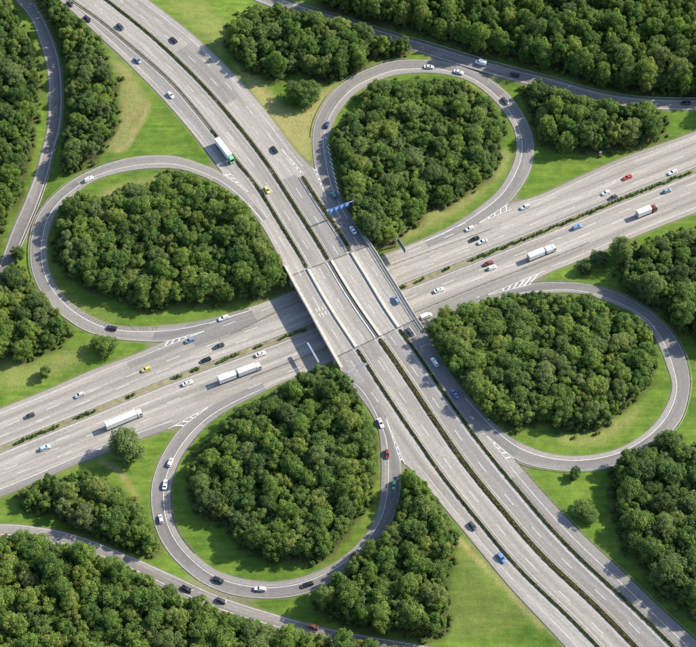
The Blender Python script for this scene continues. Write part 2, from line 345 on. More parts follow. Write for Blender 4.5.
# ------------------------------------------------------------------ terrain height field
GX0, GX1, GY0, GY1, GS = -205.0, 205.0, -190.0, 250.0, 1.25
gx = np.arange(GX0, GX1+.01, GS); gy = np.arange(GY0, GY1+.01, GS)
XX, YY = np.meshgrid(gx, gy); H = np.full(XX.shape, np.nan); ROAD = np.zeros(XX.shape, bool)
def fill_quad(P, z, arr=None):
    x0, x1 = P[:, 0].min(), P[:, 0].max(); y0, y1 = P[:, 1].min(), P[:, 1].max()
    i0, i1 = int((x0-GX0)/GS), int((x1-GX0)/GS)+2; j0, j1 = int((y0-GY0)/GS), int((y1-GY0)/GS)+2
    i0, j0 = max(i0, 0), max(j0, 0)
    if i0 >= len(gx) or j0 >= len(gy) or i1 <= 0 or j1 <= 0: return
    X, Y = XX[j0:j1, i0:i1], YY[j0:j1, i0:i1]; ins = np.ones(X.shape, bool); sg = None
    pos = np.ones(X.shape, bool); neg = np.ones(X.shape, bool)
    for k in range(4):
        a, b_ = P[k], P[(k+1) % 4]
        cr = (b_[0]-a[0])*(Y-a[1])-(b_[1]-a[1])*(X-a[0]); pos &= cr >= -1e-6; neg &= cr <= 1e-6
    ins = pos | neg
    H[j0:j1, i0:i1][ins] = z; ROAD[j0:j1, i0:i1][ins] = True
def widen(Lp, Rp, m):
    d = Lp-Rp; d = d.copy(); d[:, 2] = 0; d /= np.linalg.norm(d, axis=1)[:, None]
    return Lp+d*m, Rp-d*m
def fill_ribbon(Lp, Rp, off, m=1.7):
    Lw, Rw = widen(Lp, Rp, m)
    for i in range(len(Lw)-1):
        fill_quad(np.array([Lw[i], Lw[i+1], Rw[i+1], Rw[i]])[:, :2], (Lp[i, 2]+Lp[i+1, 2])/2+off)
for d in RAMPS.values(): fill_ribbon(d['I'], d['O'], -.17, 1.3)
for d in LOOPS.values(): fill_ribbon(d['I'], d['O'], -.17, 1.3)
sa = np.arange(2, RA.len-2, 2.0)
aLp, aRp = tri3(RA.at(sa, aL(sa)), ZA), tri3(RA.at(sa, aR(sa)), ZA)
up = sa <= S0-.4; dn = sa >= S1+.4
fill_ribbon(aLp[up], aRp[up], -.17); fill_ribbon(aLp[dn], aRp[dn], -.17)
sb = np.arange(2, RB.len-2, 2.0)
bTp, bBp = tri3(RB.at(sb, bT(sb)), ZB), tri3(RB.at(sb, bB(sb)), ZB)
fill_ribbon(bTp, bBp, -.15)
ss = np.linspace(S0+.2, S1-.2, 30)
fill_ribbon(tri3(RA.at(ss, aL(ss)), ZB), tri3(RA.at(ss, aR(ss)), ZB), -.15, .3)
FIX = ~np.isnan(H)
known = np.argwhere(FIX); sub = known[np.random.choice(len(known), 2200, False)]
kx, ky, kz = gx[sub[:, 1]], gy[sub[:, 0]], H[FIX][0]*0+H[sub[:, 0], sub[:, 1]]
for j in range(len(gy)):
    row = ~FIX[j]
    if row.any():
        d2 = (gx[row][:, None]-kx[None])**2+(gy[j]-ky[None])**2; wt = 1/(d2+9)**1.6
        H[j, row] = (wt*kz).sum(1)/wt.sum(1)
for _ in range(260):
    P_ = np.pad(H, 1, 'edge'); Hn = .25*(P_[:-2, 1:-1]+P_[2:, 1:-1]+P_[1:-1, :-2]+P_[1:-1, 2:])
    H = np.where(FIX, H, Hn)
# gentle unevenness away from the roads
lump = np.zeros_like(H)
for k in range(14):
    a = random.uniform(0, 6.28); f = random.uniform(.03, .16)
    lump += np.sin((XX*math.cos(a)+YY*math.sin(a))*f+random.uniform(0, 6.28))*.10
dist = FIX.astype(float)
for _ in range(6):
    P_ = np.pad(dist, 1, 'edge'); dist = np.maximum(dist, .999*.25*(P_[:-2, 1:-1]+P_[2:, 1:-1]+P_[1:-1, :-2]+P_[1:-1, 2:]))
H = H+lump*(1-np.clip(dist*1.3, 0, 1))
def ground(x, y):
    fx = np.clip((np.asarray(x)-GX0)/GS, 0, len(gx)-1.001); fy = np.clip((np.asarray(y)-GY0)/GS, 0, len(gy)-1.001)
    i, j = fx.astype(int), fy.astype(int); a, b_ = fx-i, fy-j
    return H[j, i]*(1-a)*(1-b_)+H[j, i+1]*a*(1-b_)+H[j+1, i]*(1-a)*b_+H[j+1, i+1]*a*b_
def on_road(x, y):
    i = int(round((x-GX0)/GS)); j = int(round((y-GY0)/GS))
    return 0 <= i < len(gx) and 0 <= j < len(gy) and bool(ROAD[j, i])
def at_ground(px, py):
    p = unp(px, py, 2.0)
    for _ in range(6): p = unp(px, py, float(ground(p[0], p[1])))
    return p

def unp1(px, py, z):
    c, s = math.cos(PITCH), math.sin(PITCH); u = CH/2-py; t = (z-CAM[2])/(-FPX*s+u*c)
    return (t*(px-CW/2), CAM[1]+t*(FPX*c+u*s))
def proj1(x, y, z):
    c, s = math.cos(PITCH), math.sin(PITCH); y = y-CAM[1]; z = z-CAM[2]; d = y*c-z*s
    return CW/2+FPX*x/d, CH/2-FPX*(y*s+z*c)/d
CAM = [float(v) for v in CAM]
HL_ = H.tolist()
def ground1(x, y):
    fx = min(max((x-GX0)/GS, 0), len(gx)-1.001); fy = min(max((y-GY0)/GS, 0), len(gy)-1.001); i, j = int(fx), int(fy); a, b_ = fx-i, fy-j
    return (HL_[j][i]*(1-a)+HL_[j][i+1]*a)*(1-b_)+(HL_[j+1][i]*(1-a)+HL_[j+1][i+1]*a)*b_
# ------------------------------------------------------------------ groves (canopy outlines in the photograph)
def pip(poly, x, y):
    ins = False; n = len(poly); j = n-1
    for i in range(n):
        xi, yi = poly[i]; xj, yj = poly[j]
        if (yi > y) != (yj > y) and x < (xj-xi)*(y-yi)/(yj-yi)+xi: ins = not ins
        j = i
    return ins
GROVES = [
 ("the far left wood", [(-70, -40), (4, -40), (4, -6), (12, 10), (22, 26), (37, 50), (38, 60), (40, 86), (38, 109), (30, 129), (34, 136), (32, 152), (22, 168), (26, 182), (12, 202), (3, 220), (-14, 262), (-70, 300)], .40, 1.0),
 ("the strip beside the top-left ramp", [(30, -20), (46, -12), (60, 2), (76, 17), (90, 26), (103, 40), (108, 70), (120, 80), (117, 90), (118, 120), (112, 136), (102, 150), (88, 162), (68, 172), (59, 166), (59, 156), (65, 120), (65, 96), (64, 60), (57, 32), (48, 16)], .38, 1.0),
 ("the left loop's grove", [(59, 206), (80, 193), (97, 199), (113, 198), (127, 186), (142, 189), (160, 179), (166, 171), (188, 172), (206, 182), (226, 190), (245, 200), (248, 208), (262, 228), (278, 256), (289, 264), (288, 280), (280, 289), (252.7, 297), (220, 303), (186, 303), (152, 310), (139, 310), (125, 299), (113, 297), (84.5, 285), (62, 273), (57, 251), (57, 227)], .52, 1.0),
 ("the top grove", [(229, 24), (253, 7), (284, 3), (292, 6), (312, 12), (330, 18), (350, 22), (368.5, 26), (380, 37), (397, 37), (418, 38), (418, 50), (400, 56), (380, 59), (368.5, 56), (360, 68), (346, 77), (334, 80), (320, 79), (300, 68), (280, 77), (257, 73), (236.6, 59), (228.5, 40)], .45, 1.0),
 ("the top loop's grove", [(332, 130), (346, 118), (360, 110), (362.5, 88), (386.6, 80.5), (420, 80), (440, 80), (470, 84), (490, 103), (500.5, 112), (504, 129), (502.5, 143), (496.5, 164), (478, 185), (456, 197), (440, 207), (424, 209), (411, 226), (394, 239), (377, 249), (358.5, 231), (345, 199), (333, 163), (331, 142)], .46, .95),
 ("the top right wood", [(330, -50), (740, -50), (740, 94), (696, 94), (656.6, 91), (612.3, 87), (582, 79), (556, 67), (540.7, 65), (510.5, 58), (480, 52), (450, 43), (420, 31), (400.7, 25), (366.5, 18), (346, 13), (320, 2)], .52, 1.0),
 ("the grove right of the top loop", [(521, 88.5), (539, 80.5), (556, 88), (582, 96), (608, 102), (644.5, 102), (662.6, 112), (667, 125), (665, 134), (636.5, 144), (608, 151), (580, 150), (556, 146), (541, 142), (533, 113)], .45, .95),
 ("the right edge wood", [(618, 272), (635, 251), (656, 237.6), (694, 229), (745, 215), (745, 345), (694, 331), (676.7, 328), (666, 311), (649, 300), (628.4, 290)], .42, 1.0),
 ("the right loop's grove", [(426, 318), (438, 311), (468, 304), (486, 300), (500.5, 298), (516.6, 294), (540.7, 292), (556, 296), (582, 296), (606, 306), (622.4, 316), (642.5, 318), (649, 328), (657, 344), (655, 365), (652, 381), (637, 393), (631, 406), (613, 415), (604, 427), (582, 432), (556, 430), (549, 420), (520.6, 427), (500.5, 425), (480, 411), (466, 388), (446, 368), (432, 345)], .54, .95),
 ("the lower right wood", [(614, 464.5), (622.4, 452), (652.6, 448), (658.6, 434), (668.7, 429), (679, 436), (683, 448), (740, 450), (740, 625), (695, 612), (682.8, 607), (656.6, 592), (646.5, 563), (622.4, 548), (614, 503), (610, 480)], .30, 1.05),
 ("the bottom loop's grove", [(324, 366), (346, 376), (356, 390), (366.5, 414), (374.6, 434), (379, 460), (370, 490), (371, 503), (355, 519), (346, 533), (330, 551), (316, 559), (292, 558), (271, 562), (252.7, 554), (236.6, 542), (224.5, 524), (214, 520), (198.4, 511), (188, 479), (186, 470), (198.4, 454), (214.4, 434), (238.6, 412), (260.7, 400), (280, 388), (300, 379), (313, 369)], .47, .92),
 ("the wedge-shaped grove", [(399, 480), (404.7, 468), (416.8, 478), (428, 485), (444, 509), (452, 523), (457, 547), (449, 577), (449, 605), (446, 636), (420, 638), (400.7, 630), (376.6, 630), (350.4, 624), (330.3, 616), (313, 606), (317, 589), (332.3, 579), (346.4, 567), (356.5, 551), (372.5, 537), (391, 532), (393, 511)], .50, 1.0),
 ("the left edge grove", [(-50, 268), (2, 270), (12, 264), (28, 272), (38, 290), (50, 300), (58, 312), (75, 328), (69, 335), (54.3, 347), (36.2, 355), (28, 363), (18, 357), (2, 347), (-50, 345)], .56, .95),
 ("the grove below the left motorway", [(14, 495), (26, 487), (46.3, 476), (70.4, 481), (80.5, 472), (98.6, 476), (106.6, 488), (128.8, 498), (138, 506), (152, 527), (164, 544), (152, 556), (131, 552), (103.4, 538), (69, 523), (52, 511), (28, 511)], .60, .95),
 ("the lower left wood", [(-60, 540), (2, 537), (18, 529), (32, 535), (48, 541), (66.4, 546), (86.5, 550), (104.6, 558), (120.7, 564), (139, 574), (150, 580), (180, 592), (194, 598), (214.4, 608), (230.5, 614), (260.7, 624), (272.8, 632), (300, 632), (318, 631), (336, 630), (354.4, 640), (372.5, 646), (400, 660), (400, 705), (-60, 705)], .62, 1.08),
]
# solitary trees: (base-ish centre px, crown radius m, height m, tint, shape, label)
SINGLES = [
 (303, 92.5, 7.6, 11.0, .30, 'big', 'large round dark green tree alone at the edge of the beige field'),
 (126.5, 444.5, 7.6, 12.5, .55, 'big', 'large pale green tree beside the white lorry on the lower left'),
 (104.5, 345, 5.6, 6.5, .58, 'big', 'rounded tree in the triangle of grass below the left loop'),
 (45, 372, 2.9, 5.5, .5, 0, 'small bushy tree on the grass just above the lower left motorway'),
 (621, 250, 5.2, 14.0, .70, 'tall', 'tall slender pale tree on the verge right of the right-hand truck'),
 (599, 258, 4.0, 7.0, .10, 'big', 'dark round tree left of the tall pale tree'),
 (585, 268, 3.2, 5.5, .05, 'big', 'small dark tree at the tip of the verge above the right loop'),
 (585, 511, 5.4, 6.0, .50, 'big', 'rounded tree alone on the grass left of the lower right wood'),
 (575.5, 473.5, 2.9, 5.0, .12, 3, 'small dark tree touching the lower edge of the right loop'),
 (18, 253, 3.5, 6.0, .32, 4, 'small tree squeezed between the top-left ramp and the left loop'),
 (62, 168, 2.4, 5.5, .66, 5, 'small yellow green tree at the lower tip of the top-left strip'),
 (566, 143, 4.6, 11.0, .58, 'tall', 'tall leafy tree at the left end of the grove above the upper right motorway'),
 (588, 138, 4.2, 9.5, .62, 1, 'pale leafy tree with a visible trunk second from the left above the upper right motorway'),
]
def in_frame(px, py, m=2): return -m <= px <= CW+m and -m <= py <= CH+m
TALL = {0: 1.15, 3: 1.15, 5: 1.45, 6: 1.15, 7: 1.2, 9: 1.0, 10: 1.05, 11: 1.15, 14: 1.15}     # height factor of the taller woods
# spots on the roads that no crown hides in the photograph
CLEAR = [(186.9, 588.8), (221.5, 600.5), (313.2, 626.3), (426, 316.5), (434.7, 362), (455, 394), (409.8, 331.8), (394, 485), (480.8, 62.8), (514.6, 74.8)]
TREES = []           # (x, y, r, h, tint, variant, grove)
cellsz = 6.0; cells = {}
def far_enough(x, y, r, k):
    ci, cj = int(x//cellsz), int(y//cellsz)
    for a in range(ci-2, ci+3):
        for b_ in range(cj-2, cj+3):
            for (x2, y2, r2) in cells.get((a, b_), ()):
                if (x-x2)**2+(y-y2)**2 < (k*(r+r2))**2: return False
    return True
def put(x, y, r): cells.setdefault((int(x//cellsz), int(y//cellsz)), []).append((x, y, r))
for gi, (gname, poly, tint0, dens) in enumerate(GROVES):
    xs = [p[0] for p in poly]; ys = [p[1] for p in poly]
    area = abs(sum(poly[i][0]*poly[i-1][1]-poly[i-1][0]*poly[i][1] for i in range(len(poly))))/2
    for (rmin, rmax, hmin, hmax, kk, tries) in ((5.0, 6.8, 9.0, 12.5, .66, .012), (3.8, 5.0, 7.0, 11.2, .62, .09), (2.8, 3.8, 5.5, 9.6, .585, .22), (1.8, 2.7, 3.6, 7.0, .61, .28), (1.2, 1.7, 2.2, 4.0, .72, .20)):
        for _ in range(int(area*tries)):
            px, py = random.uniform(min(xs), max(xs)), random.uniform(min(ys), max(ys))
            if not pip(poly, px, py): continue
            r = random.uniform(rmin, rmax)*dens; h = random.uniform(hmin, hmax)*dens*TALL.get(gi, 1.0)
            x, y = unp1(px, py, 3+.55*h)
            for _k in range(2): x, y = unp1(px, py, ground1(x, y)+.55*h)
            if not far_enough(x, y, r, kk): continue
            z = ground1(x, y); ok = True
            for T in ((x-r*.85, y, z+.55*h), (x+r*.85, y, z+.55*h), (x, y, z+h*.98), (x, y-r*.75, z+.25*h)):
                a, b_ = proj1(*T)
                if in_frame(a, b_) and not pip(poly, a, b_): ok = False; break
            cx_, cy_ = proj1(x, y, z+.55*h); rp = r/.42+5; vp = (r*.85+.26*h)/.42+4
            if not ok or any(((cx_-a)/rp)**2+((cy_-b_)/vp)**2 < 1 for a, b_ in CLEAR): continue
            if on_road(x, y): continue
            t = tint0+random.gauss(0, .19)
            u = random.random()
            if u < .14: t += .26
            if u > .985: t = random.uniform(.78, .9)
            t = min(max(t, .02), .86)
            put(x, y, r); TREES.append((x, y, z, r, h, t, random.randrange(7) if r < 4.4 else 7+random.randrange(3), gi))
    # the wood's edge frays into scrub
    cx_, cy_ = sum(xs)/len(xs), sum(ys)/len(ys); n = len(poly)
    for i in range(n):
        (xa, ya), (xb, yb) = poly[i], poly[(i+1) % n]; d = math.hypot(xb-xa, yb-ya)
        for _ in range(int(d/3.4)):
            u = random.random(); px, py = xa+(xb-xa)*u+random.gauss(0, 2.2), ya+(yb-ya)*u+random.gauss(0, 2.2)
            if not in_frame(px, py, 10): continue
            r = random.uniform(.55, 1.3); h = r*random.uniform(1.4, 2.2); x, y = unp1(px, py, 3+.5*h)
            for _k in range(2): x, y = unp1(px, py, ground1(x, y)+.5*h)
            if on_road(x, y) or on_road(x+1.2, y) or on_road(x-1.2, y) or not far_enough(x, y, r, .5): continue
            put(x, y, r); TREES.append((x, y, ground1(x, y), r, h, min(max(tint0+random.gauss(.1, .2), .02), .9), random.randrange(7), gi))

# ------------------------------------------------------------------ ground sheet
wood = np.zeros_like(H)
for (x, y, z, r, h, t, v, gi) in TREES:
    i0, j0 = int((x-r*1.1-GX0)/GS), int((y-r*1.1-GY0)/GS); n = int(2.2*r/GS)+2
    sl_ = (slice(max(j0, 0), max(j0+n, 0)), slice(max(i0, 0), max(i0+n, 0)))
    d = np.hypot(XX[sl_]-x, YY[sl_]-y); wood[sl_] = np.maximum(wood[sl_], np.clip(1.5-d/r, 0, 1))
dry = np.zeros_like(H)
DRY = [([(106, 50), (121, 80), (119, 120), (104, 150), (118, 152), (131, 140), (150, 103), (128, 68)], .72),
       ([(240, 66), (262, 106), (288, 138), (311, 163), (312, 128), (328, 98), (345, 82), (322, 90), (300, 114), (284, 108), (262, 82)], .9),
       ([(500, 150), (512, 152), (505, 172), (470, 205), (430, 228), (402, 242), (380, 250), (415, 218), (460, 198), (486, 182)], .6),
       ([(556, 434), (590, 436), (640, 405), (650, 395), (630, 425), (600, 446), (560, 446)], .5),
       ([(458, 535), (470, 548), (530, 622), (500, 632), (452, 640), (450, 600), (455, 570)], .2),
       ([(95, 197), (112, 187), (150, 178), (164, 173), (160, 180), (128, 187), (112, 198)], .9),
       ([(165, 0), (205, 0), (230, 30), (225, 60), (200, 36)], .35),
       ([(40, 250), (60, 300), (100, 318), (130, 320), (90, 308), (66, 292)], .3),
       ([(0, 358), (30, 366), (60, 352), (90, 345), (80, 365), (30, 385), (0, 390)], .4)]
wx, wy = proj(np.stack([XX, YY, H], -1).reshape(-1, 3)); wx = wx.reshape(H.shape); wy = wy.reshape(H.shape)
def mask_poly(poly, X, Y):
    ins = np.zeros(X.shape, bool); j = len(poly)-1
    for i in range(len(poly)):
        xi, yi = poly[i]; xj, yj = poly[j]
        if yi != yj: ins ^= ((yi > Y) != (yj > Y)) & (X < (xj-xi)*(Y-yi)/(yj-yi)+xi)
        j = i
    return ins
for poly, v in DRY: dry = np.maximum(dry, mask_poly(poly, wx, wy)*v)
for _ in range(3):
    P_ = np.pad(dry, 1, 'edge'); dry = .2*(dry+P_[:-2, 1:-1]+P_[2:, 1:-1]+P_[1:-1, :-2]+P_[1:-1, 2:])
for poly in ([(148, 103), (152, 105), (131, 146), (117, 154), (115, 151), (127, 143)], [(233, 62), (237, 62), (262, 100), (290, 134), (311, 158), (309, 161), (286, 136), (258, 102)], [(100, 460), (120, 466), (140, 500), (137, 502), (116, 470), (99, 463)], [(458, 535), (500, 578), (545, 628), (541, 630), (496, 581), (455, 540)]): dry = np.maximum(dry, mask_poly(poly, wx, wy)*.95)
P_ = np.pad(dry, 1, 'edge'); dry = .4*dry+.15*(P_[:-2, 1:-1]+P_[2:, 1:-1]+P_[1:-1, :-2]+P_[1:-1, 2:])
edge = ROAD.astype(float)
for _ in range(3):
    P_ = np.pad(edge, 1, 'edge'); edge = .2*(edge+P_[:-2, 1:-1]+P_[2:, 1:-1]+P_[1:-1, :-2]+P_[1:-1, 2:])

m, N, L, b = new_mat('grass_ground'); M['grass'] = m
tc = N.new('ShaderNodeTexCoord'); P0 = tc.outputs['Object']
def attr(n):
    a = N.new('ShaderNodeAttribute'); a.attribute_name = n; return a.outputs['Fac']
n1 = noise(N, L, P0, .035, 4); n2 = noise(N, L, P0, .35, 6, .7); n3 = noise(N, L, P0, 1.6, 5, .75)
green = mixc(N, L, (.074, .142, .019), (.118, .186, .032), ramp(N, L, n1, .35, .65))
mpg = N.new('ShaderNodeMapping'); L.new(P0, mpg.inputs[0]); mpg.inputs['Rotation'].default_value = (0, 0, math.radians(52)); mpg.inputs['Scale'].default_value = (.03, .5, 1)
green = mixc(N, L, green, ramp(N, L, noise(N, L, mpg.outputs[0], 1.0, 3), .38, .62, (.82, .86, .8), (1.16, 1.1, 1.1)), 1.0, 'MULTIPLY')
green = mixc(N, L, green, (.205, .185, .062), ramp(N, L, n2, .54, .74)); green.node.inputs[0].default_value = 0
mm = N.new('ShaderNodeMath'); mm.operation = 'MULTIPLY'; L.new(ramp(N, L, n2, .50, .72), mm.inputs[0]); mm.inputs[1].default_value = .30; L.new(mm.outputs[0], green.node.inputs[0])
da = N.new('ShaderNodeMath'); da.operation = 'MULTIPLY_ADD'; L.new(attr('dry'), da.inputs[0]); da.inputs[1].default_value = 1.15
nn = N.new('ShaderNodeMath'); nn.operation = 'MULTIPLY_ADD'; L.new(n2, nn.inputs[0]); nn.inputs[1].default_value = 1.6; nn.inputs[2].default_value = -.85
dd_ = N.new('ShaderNodeMath'); dd_.operation = 'MULTIPLY'; L.new(nn.outputs[0], dd_.inputs[0]); L.new(attr('dry'), dd_.inputs[1])
L.new(dd_.outputs[0], da.inputs[2])
cl = N.new('ShaderNodeClamp'); L.new(da.outputs[0], cl.inputs[0])
dryc = mixc(N, L, (.185, .185, .060), (.285, .255, .11), ramp(N, L, n3, .35, .65))
dryc = mixc(N, L, dryc, (.215, .155, .065), ramp(N, L, noise(N, L, P0, .12, 4), .54, .72)); 
green = mixc(N, L, green, ramp(N, L, noise(N, L, P0, .16, 7, .72), .36, .66, (.70, .78, .72), (1.22, 1.14, 1.05)), 1.0, 'MULTIPLY')
colr = mixc(N, L, green, dryc, cl.outputs[0])
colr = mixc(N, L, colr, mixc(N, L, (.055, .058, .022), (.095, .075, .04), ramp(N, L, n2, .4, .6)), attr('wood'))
colr = mixc(N, L, colr, (.17, .16, .10), ramp(N, L, attr('edge'), .55, 1.0)); 
colr = mixc(N, L, colr, ramp(N, L, n3, .28, .72, (.80, .82, .80), (1.14, 1.12, 1.1)), 1.0, 'MULTIPLY')
L.new(colr, b.inputs['Base Color']); b.inputs['Roughness'].default_value = .9; b.inputs['Specular IOR Level'].default_value = .1
bu = N.new('ShaderNodeBump'); bu.inputs['Strength'].default_value = .45; bu.inputs['Distance'].default_value = .5
L.new(n3, bu.inputs['Height']); L.new(bu.outputs[0], b.inputs['Normal'])

ny, nx = H.shape
V = np.column_stack([XX.ravel(), YY.ravel(), H.ravel()])
ii, jj = np.meshgrid(np.arange(nx-1), np.arange(ny-1)); q = (jj*nx+ii).ravel()
F = np.column_stack([q, q+1, q+nx+1, q+nx])
border = list(range(0, nx))+[j*nx+nx-1 for j in range(1, ny)]+[(ny-1)*nx+i for i in range(nx-2, -1, -1)]+[j*nx for j in range(ny-2, 0, -1)]
FB = []; Vx = []; n0 = len(V)
for k, bi in enumerate(border):
    d = V[bi, :2]-np.array([0, 20.0]); d = d/np.abs(d).max()*2500; Vx.append((d[0], d[1]+20, 1.5))
for k in range(len(border)):
    k2 = (k+1) % len(border); FB.append((border[k], n0+k, n0+k2, border[k2]))
V = np.vstack([V, Vx]); F = list(map(tuple, F))+FB
me = mesh('ground', V, F, M['grass'], smooth=True)
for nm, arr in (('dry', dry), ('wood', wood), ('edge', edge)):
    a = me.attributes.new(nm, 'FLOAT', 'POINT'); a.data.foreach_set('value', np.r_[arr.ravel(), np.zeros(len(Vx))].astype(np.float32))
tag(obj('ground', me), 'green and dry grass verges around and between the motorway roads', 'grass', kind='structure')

# ------------------------------------------------------------------ road surfaces
def lift(P, dz): P = P.copy(); P[:, 2] += dz; return P
roadA = obj('upper_motorway', ribbon_mesh('upper_motorway', aRp, aLp, M['asphA'], uv=np.column_stack([sa, aR(sa), aL(sa)]), depth=.6, cols=8))
tag(roadA, 'wide motorway running from the top left over the bridge to the lower right', 'road', kind='structure')
roadB = obj('lower_motorway', ribbon_mesh('lower_motorway', bTp, bBp, M['asphB'], uv=np.column_stack([sb, bT(sb), bB(sb)]), depth=.6, cols=8))
tag(roadB, 'wide motorway passing under the bridge from lower left to upper right', 'road', kind='structure')
LN = dict(NW=('left_loop_road', 'grey loop road around the left grove'), NE=('top_loop_road', 'grey loop road around the top grove'),
          SE=('right_loop_road', 'dark grey loop road around the right grove'), SW=('bottom_loop_road', 'dark grey loop road around the bottom grove'))
RN = dict(NWR=('top_left_ramp', 'narrow worn ramp curving down the top left edge'), NER=('top_right_ramp', 'narrow ramp along the foot of the top right wood'), SWR=('bottom_left_ramp', 'narrow ramp along the lower left wood'))
for k, d in list(LOOPS.items())+list(RAMPS.items()):
    nm, lb = (LN.get(k) or RN.get(k))
    d['obj'] = tag(obj(nm, ribbon_mesh(nm, d['O'], d['I'], M['asphL'] if k in LN else M['asphR'], depth=.55, cols=4)), lb, 'road', kind='structure')
# paint
def line_so(ref, s0, s1, off, z, wd, step=2.0):
    s = np.linspace(s0, s1, max(2, int((s1-s0)/step)+1)); o = off(s) if callable(off) else np.full(len(s), float(off))
    return tri3(ref.at(s, o+wd/2), z), tri3(ref.at(s, o-wd/2), z)
def join_ribbons(name, pairs, mat, parent):
    V = []; F = []
    for Lp, Rp in pairs:
        n = len(V)
        for a, b_ in zip(Lp, Rp): V += [a, b_]
        F += [(n+2*i+1, n+2*i+3, n+2*i+2, n+2*i) for i in range(len(Lp)-1)]
    return obj(name, mesh(name, V, F, mat), parent)
def dashes(ref, s0, s1, off, z, wd=.26, on=6.0, gap=12.0, ph=0.0):
    out = []; s = s0+ph
    while s < s1-1: out.append(line_so(ref, s, min(s+on, s1), off, z, wd, 3)); s += on+gap
    return out
def lerp(f, g, t): return lambda s: f(s)*(1-t)+g(s)*t
zero = lambda s: np.zeros_like(np.asarray(s, float))
zp = ZA+.042
SE_ = RA.len-4; ST = 4
sN = sA(222, 173); sN2 = sA(302, 176); sG = sA(401, 463); sG2 = sA(514.6, 459); sNE = sA(311, 167)
solid = []; dash = []
for off in (lambda s: a1(s)+1.75, lambda s: -1.75+0*s, lambda s: 1.75+0*s):
    solid.append(line_so(RA, ST, SE_, off, zp, .22))
solid.append(line_so(RA, sN2, SE_, lambda s: a3(s)-1.75, zp, .22))
solid.append(line_so(RA, sN2+6, S1+60, lambda s: a3(s)+1.55, zp, .2)); solid.append(line_so(RA, ST, SE_, lambda s: a1(s)-1.55, zp, .2))
dash += dashes(RA, ST, SE_, lerp(a1, zero, .46), zp)
dash += dashes(RA, sN2, SE_, lerp(zero, a3, .47), zp, ph=5)
dash += dashes(RA, ST, sN2-10, lerp(zero, aR, .34), zp, ph=3); dash += dashes(RA, ST, sN2-6, lerp(zero, aR, .60), zp, ph=9)
solid.append(line_so(RA, ST, sNE-2, lambda s: aR(s)-2.7, zp, .3))
solid.append(line_so(RA, ST, sN-3, lambda s: aL(s)+2.4, zp, .26)); solid.append(line_so(RA, sN+22, S0, lambda s: aL(s)+1.6, zp, .24))
dash += dashes(RA, sN+24, sG-26, lerp(aL, a1, .52), zp, ph=4)
solid.append(line_so(RA, sG+4, SE_, lerp(aL, a1, .36), zp, .26))
dash += dashes(RA, sNE+24, sG2-30, lerp(a3, aR, .50), zp, ph=2)
solid.append(line_so(RA, sG2+2, SE_, lerp(a3, aR, .52), zp, .28))
join_ribbons('edge_line', solid, M['paintw'], roadA); join_ribbons('dash_line', dash, M['paintd'], roadA)
zq = ZB+.042; solid = []; dash = []
e0, e1 = 4, RB.len-4
sB1, sB2, sB3, sB4 = sB(166, 341), sB(508, 204), sB(181, 426), sB(532, 282)
solid += [line_so(RB, e0, e1, 2.1, zq, .26), line_so(RB, e0, e1, -2.1, zq, .26)]
solid += [line_so(RB, e0, sB1-4, lambda s: bT(s)-2.2, zq, .26), line_so(RB, sB2+6, e1, lambda s: bT(s)-2.2, zq, .26), line_so(RB, e0, sB3-2, lambda s: bB(s)+3.2, zq, .32), line_so(RB, sB4+12, e1, lambda s: bB(s)+2.2, zq, .26)]
solid += [line_so(RB, sB1+20, sB2-22, lambda s: bT(s)-1.4, zq, .22), line_so(RB, sB3+26, sB4-24, lambda s: bB(s)+1.4, zq, .22)]
for o_, ph in ((6.0, 2), (9.8, 8), (-6.0, 6), (-9.8, 0)): dash += dashes(RB, e0, e1, o_, zq, .24, ph=ph)
dash += dashes(RB, sB1+22, sB2-30, lerp(bT, bts, .48), zq, ph=3); dash += dashes(RB, sB3+26, sB4-24, lerp(bB, bbs, .48), zq, ph=7)
dash += dashes(RB, e0, sB3, -13.6, zq, .22, ph=4)
join_ribbons('edge_line', solid, M['paintw'], roadB); join_ribbons('dash_line', dash, M['paintd'], roadB)
def frac_line(d, f, wd, i0=0, i1=None, dz=.02):
    I, O = d['I'][i0:i1], d['O'][i0:i1]; c = I*(1-f)+O*f; n = O-I; n = n/np.linalg.norm(n, axis=1)[:, None]
    return lift(c+n*wd/2, dz), lift(c-n*wd/2, dz)
for k, f in (('NW', .34), ('NE', .33), ('SE', .29), ('SW', .36)):
    d = LOOPS[k]; n = len(d['I'])
    join_ribbons('edge_line', [frac_line(d, f, .22)], M['paint'], d['obj']); join_ribbons('edge_line', [frac_line(d, .965, .14, 14, n-14)], M['paintw'], d['obj'])
join_ribbons('edge_line', [frac_line(RAMPS['NWR'], .13, .22), frac_line(RAMPS['NWR'], .90, .26)], M['paintw'], RAMPS['NWR']['obj'])
join_ribbons('edge_line', [frac_line(RAMPS['NER'], .17, .30), frac_line(RAMPS['NER'], .93, .22)], M['paintw'], RAMPS['NER']['obj'])
join_ribbons('edge_line', [frac_line(RAMPS['SWR'], .07, .26), frac_line(RAMPS['SWR'], .76, .28)], M['paintw'], RAMPS['SWR']['obj'])
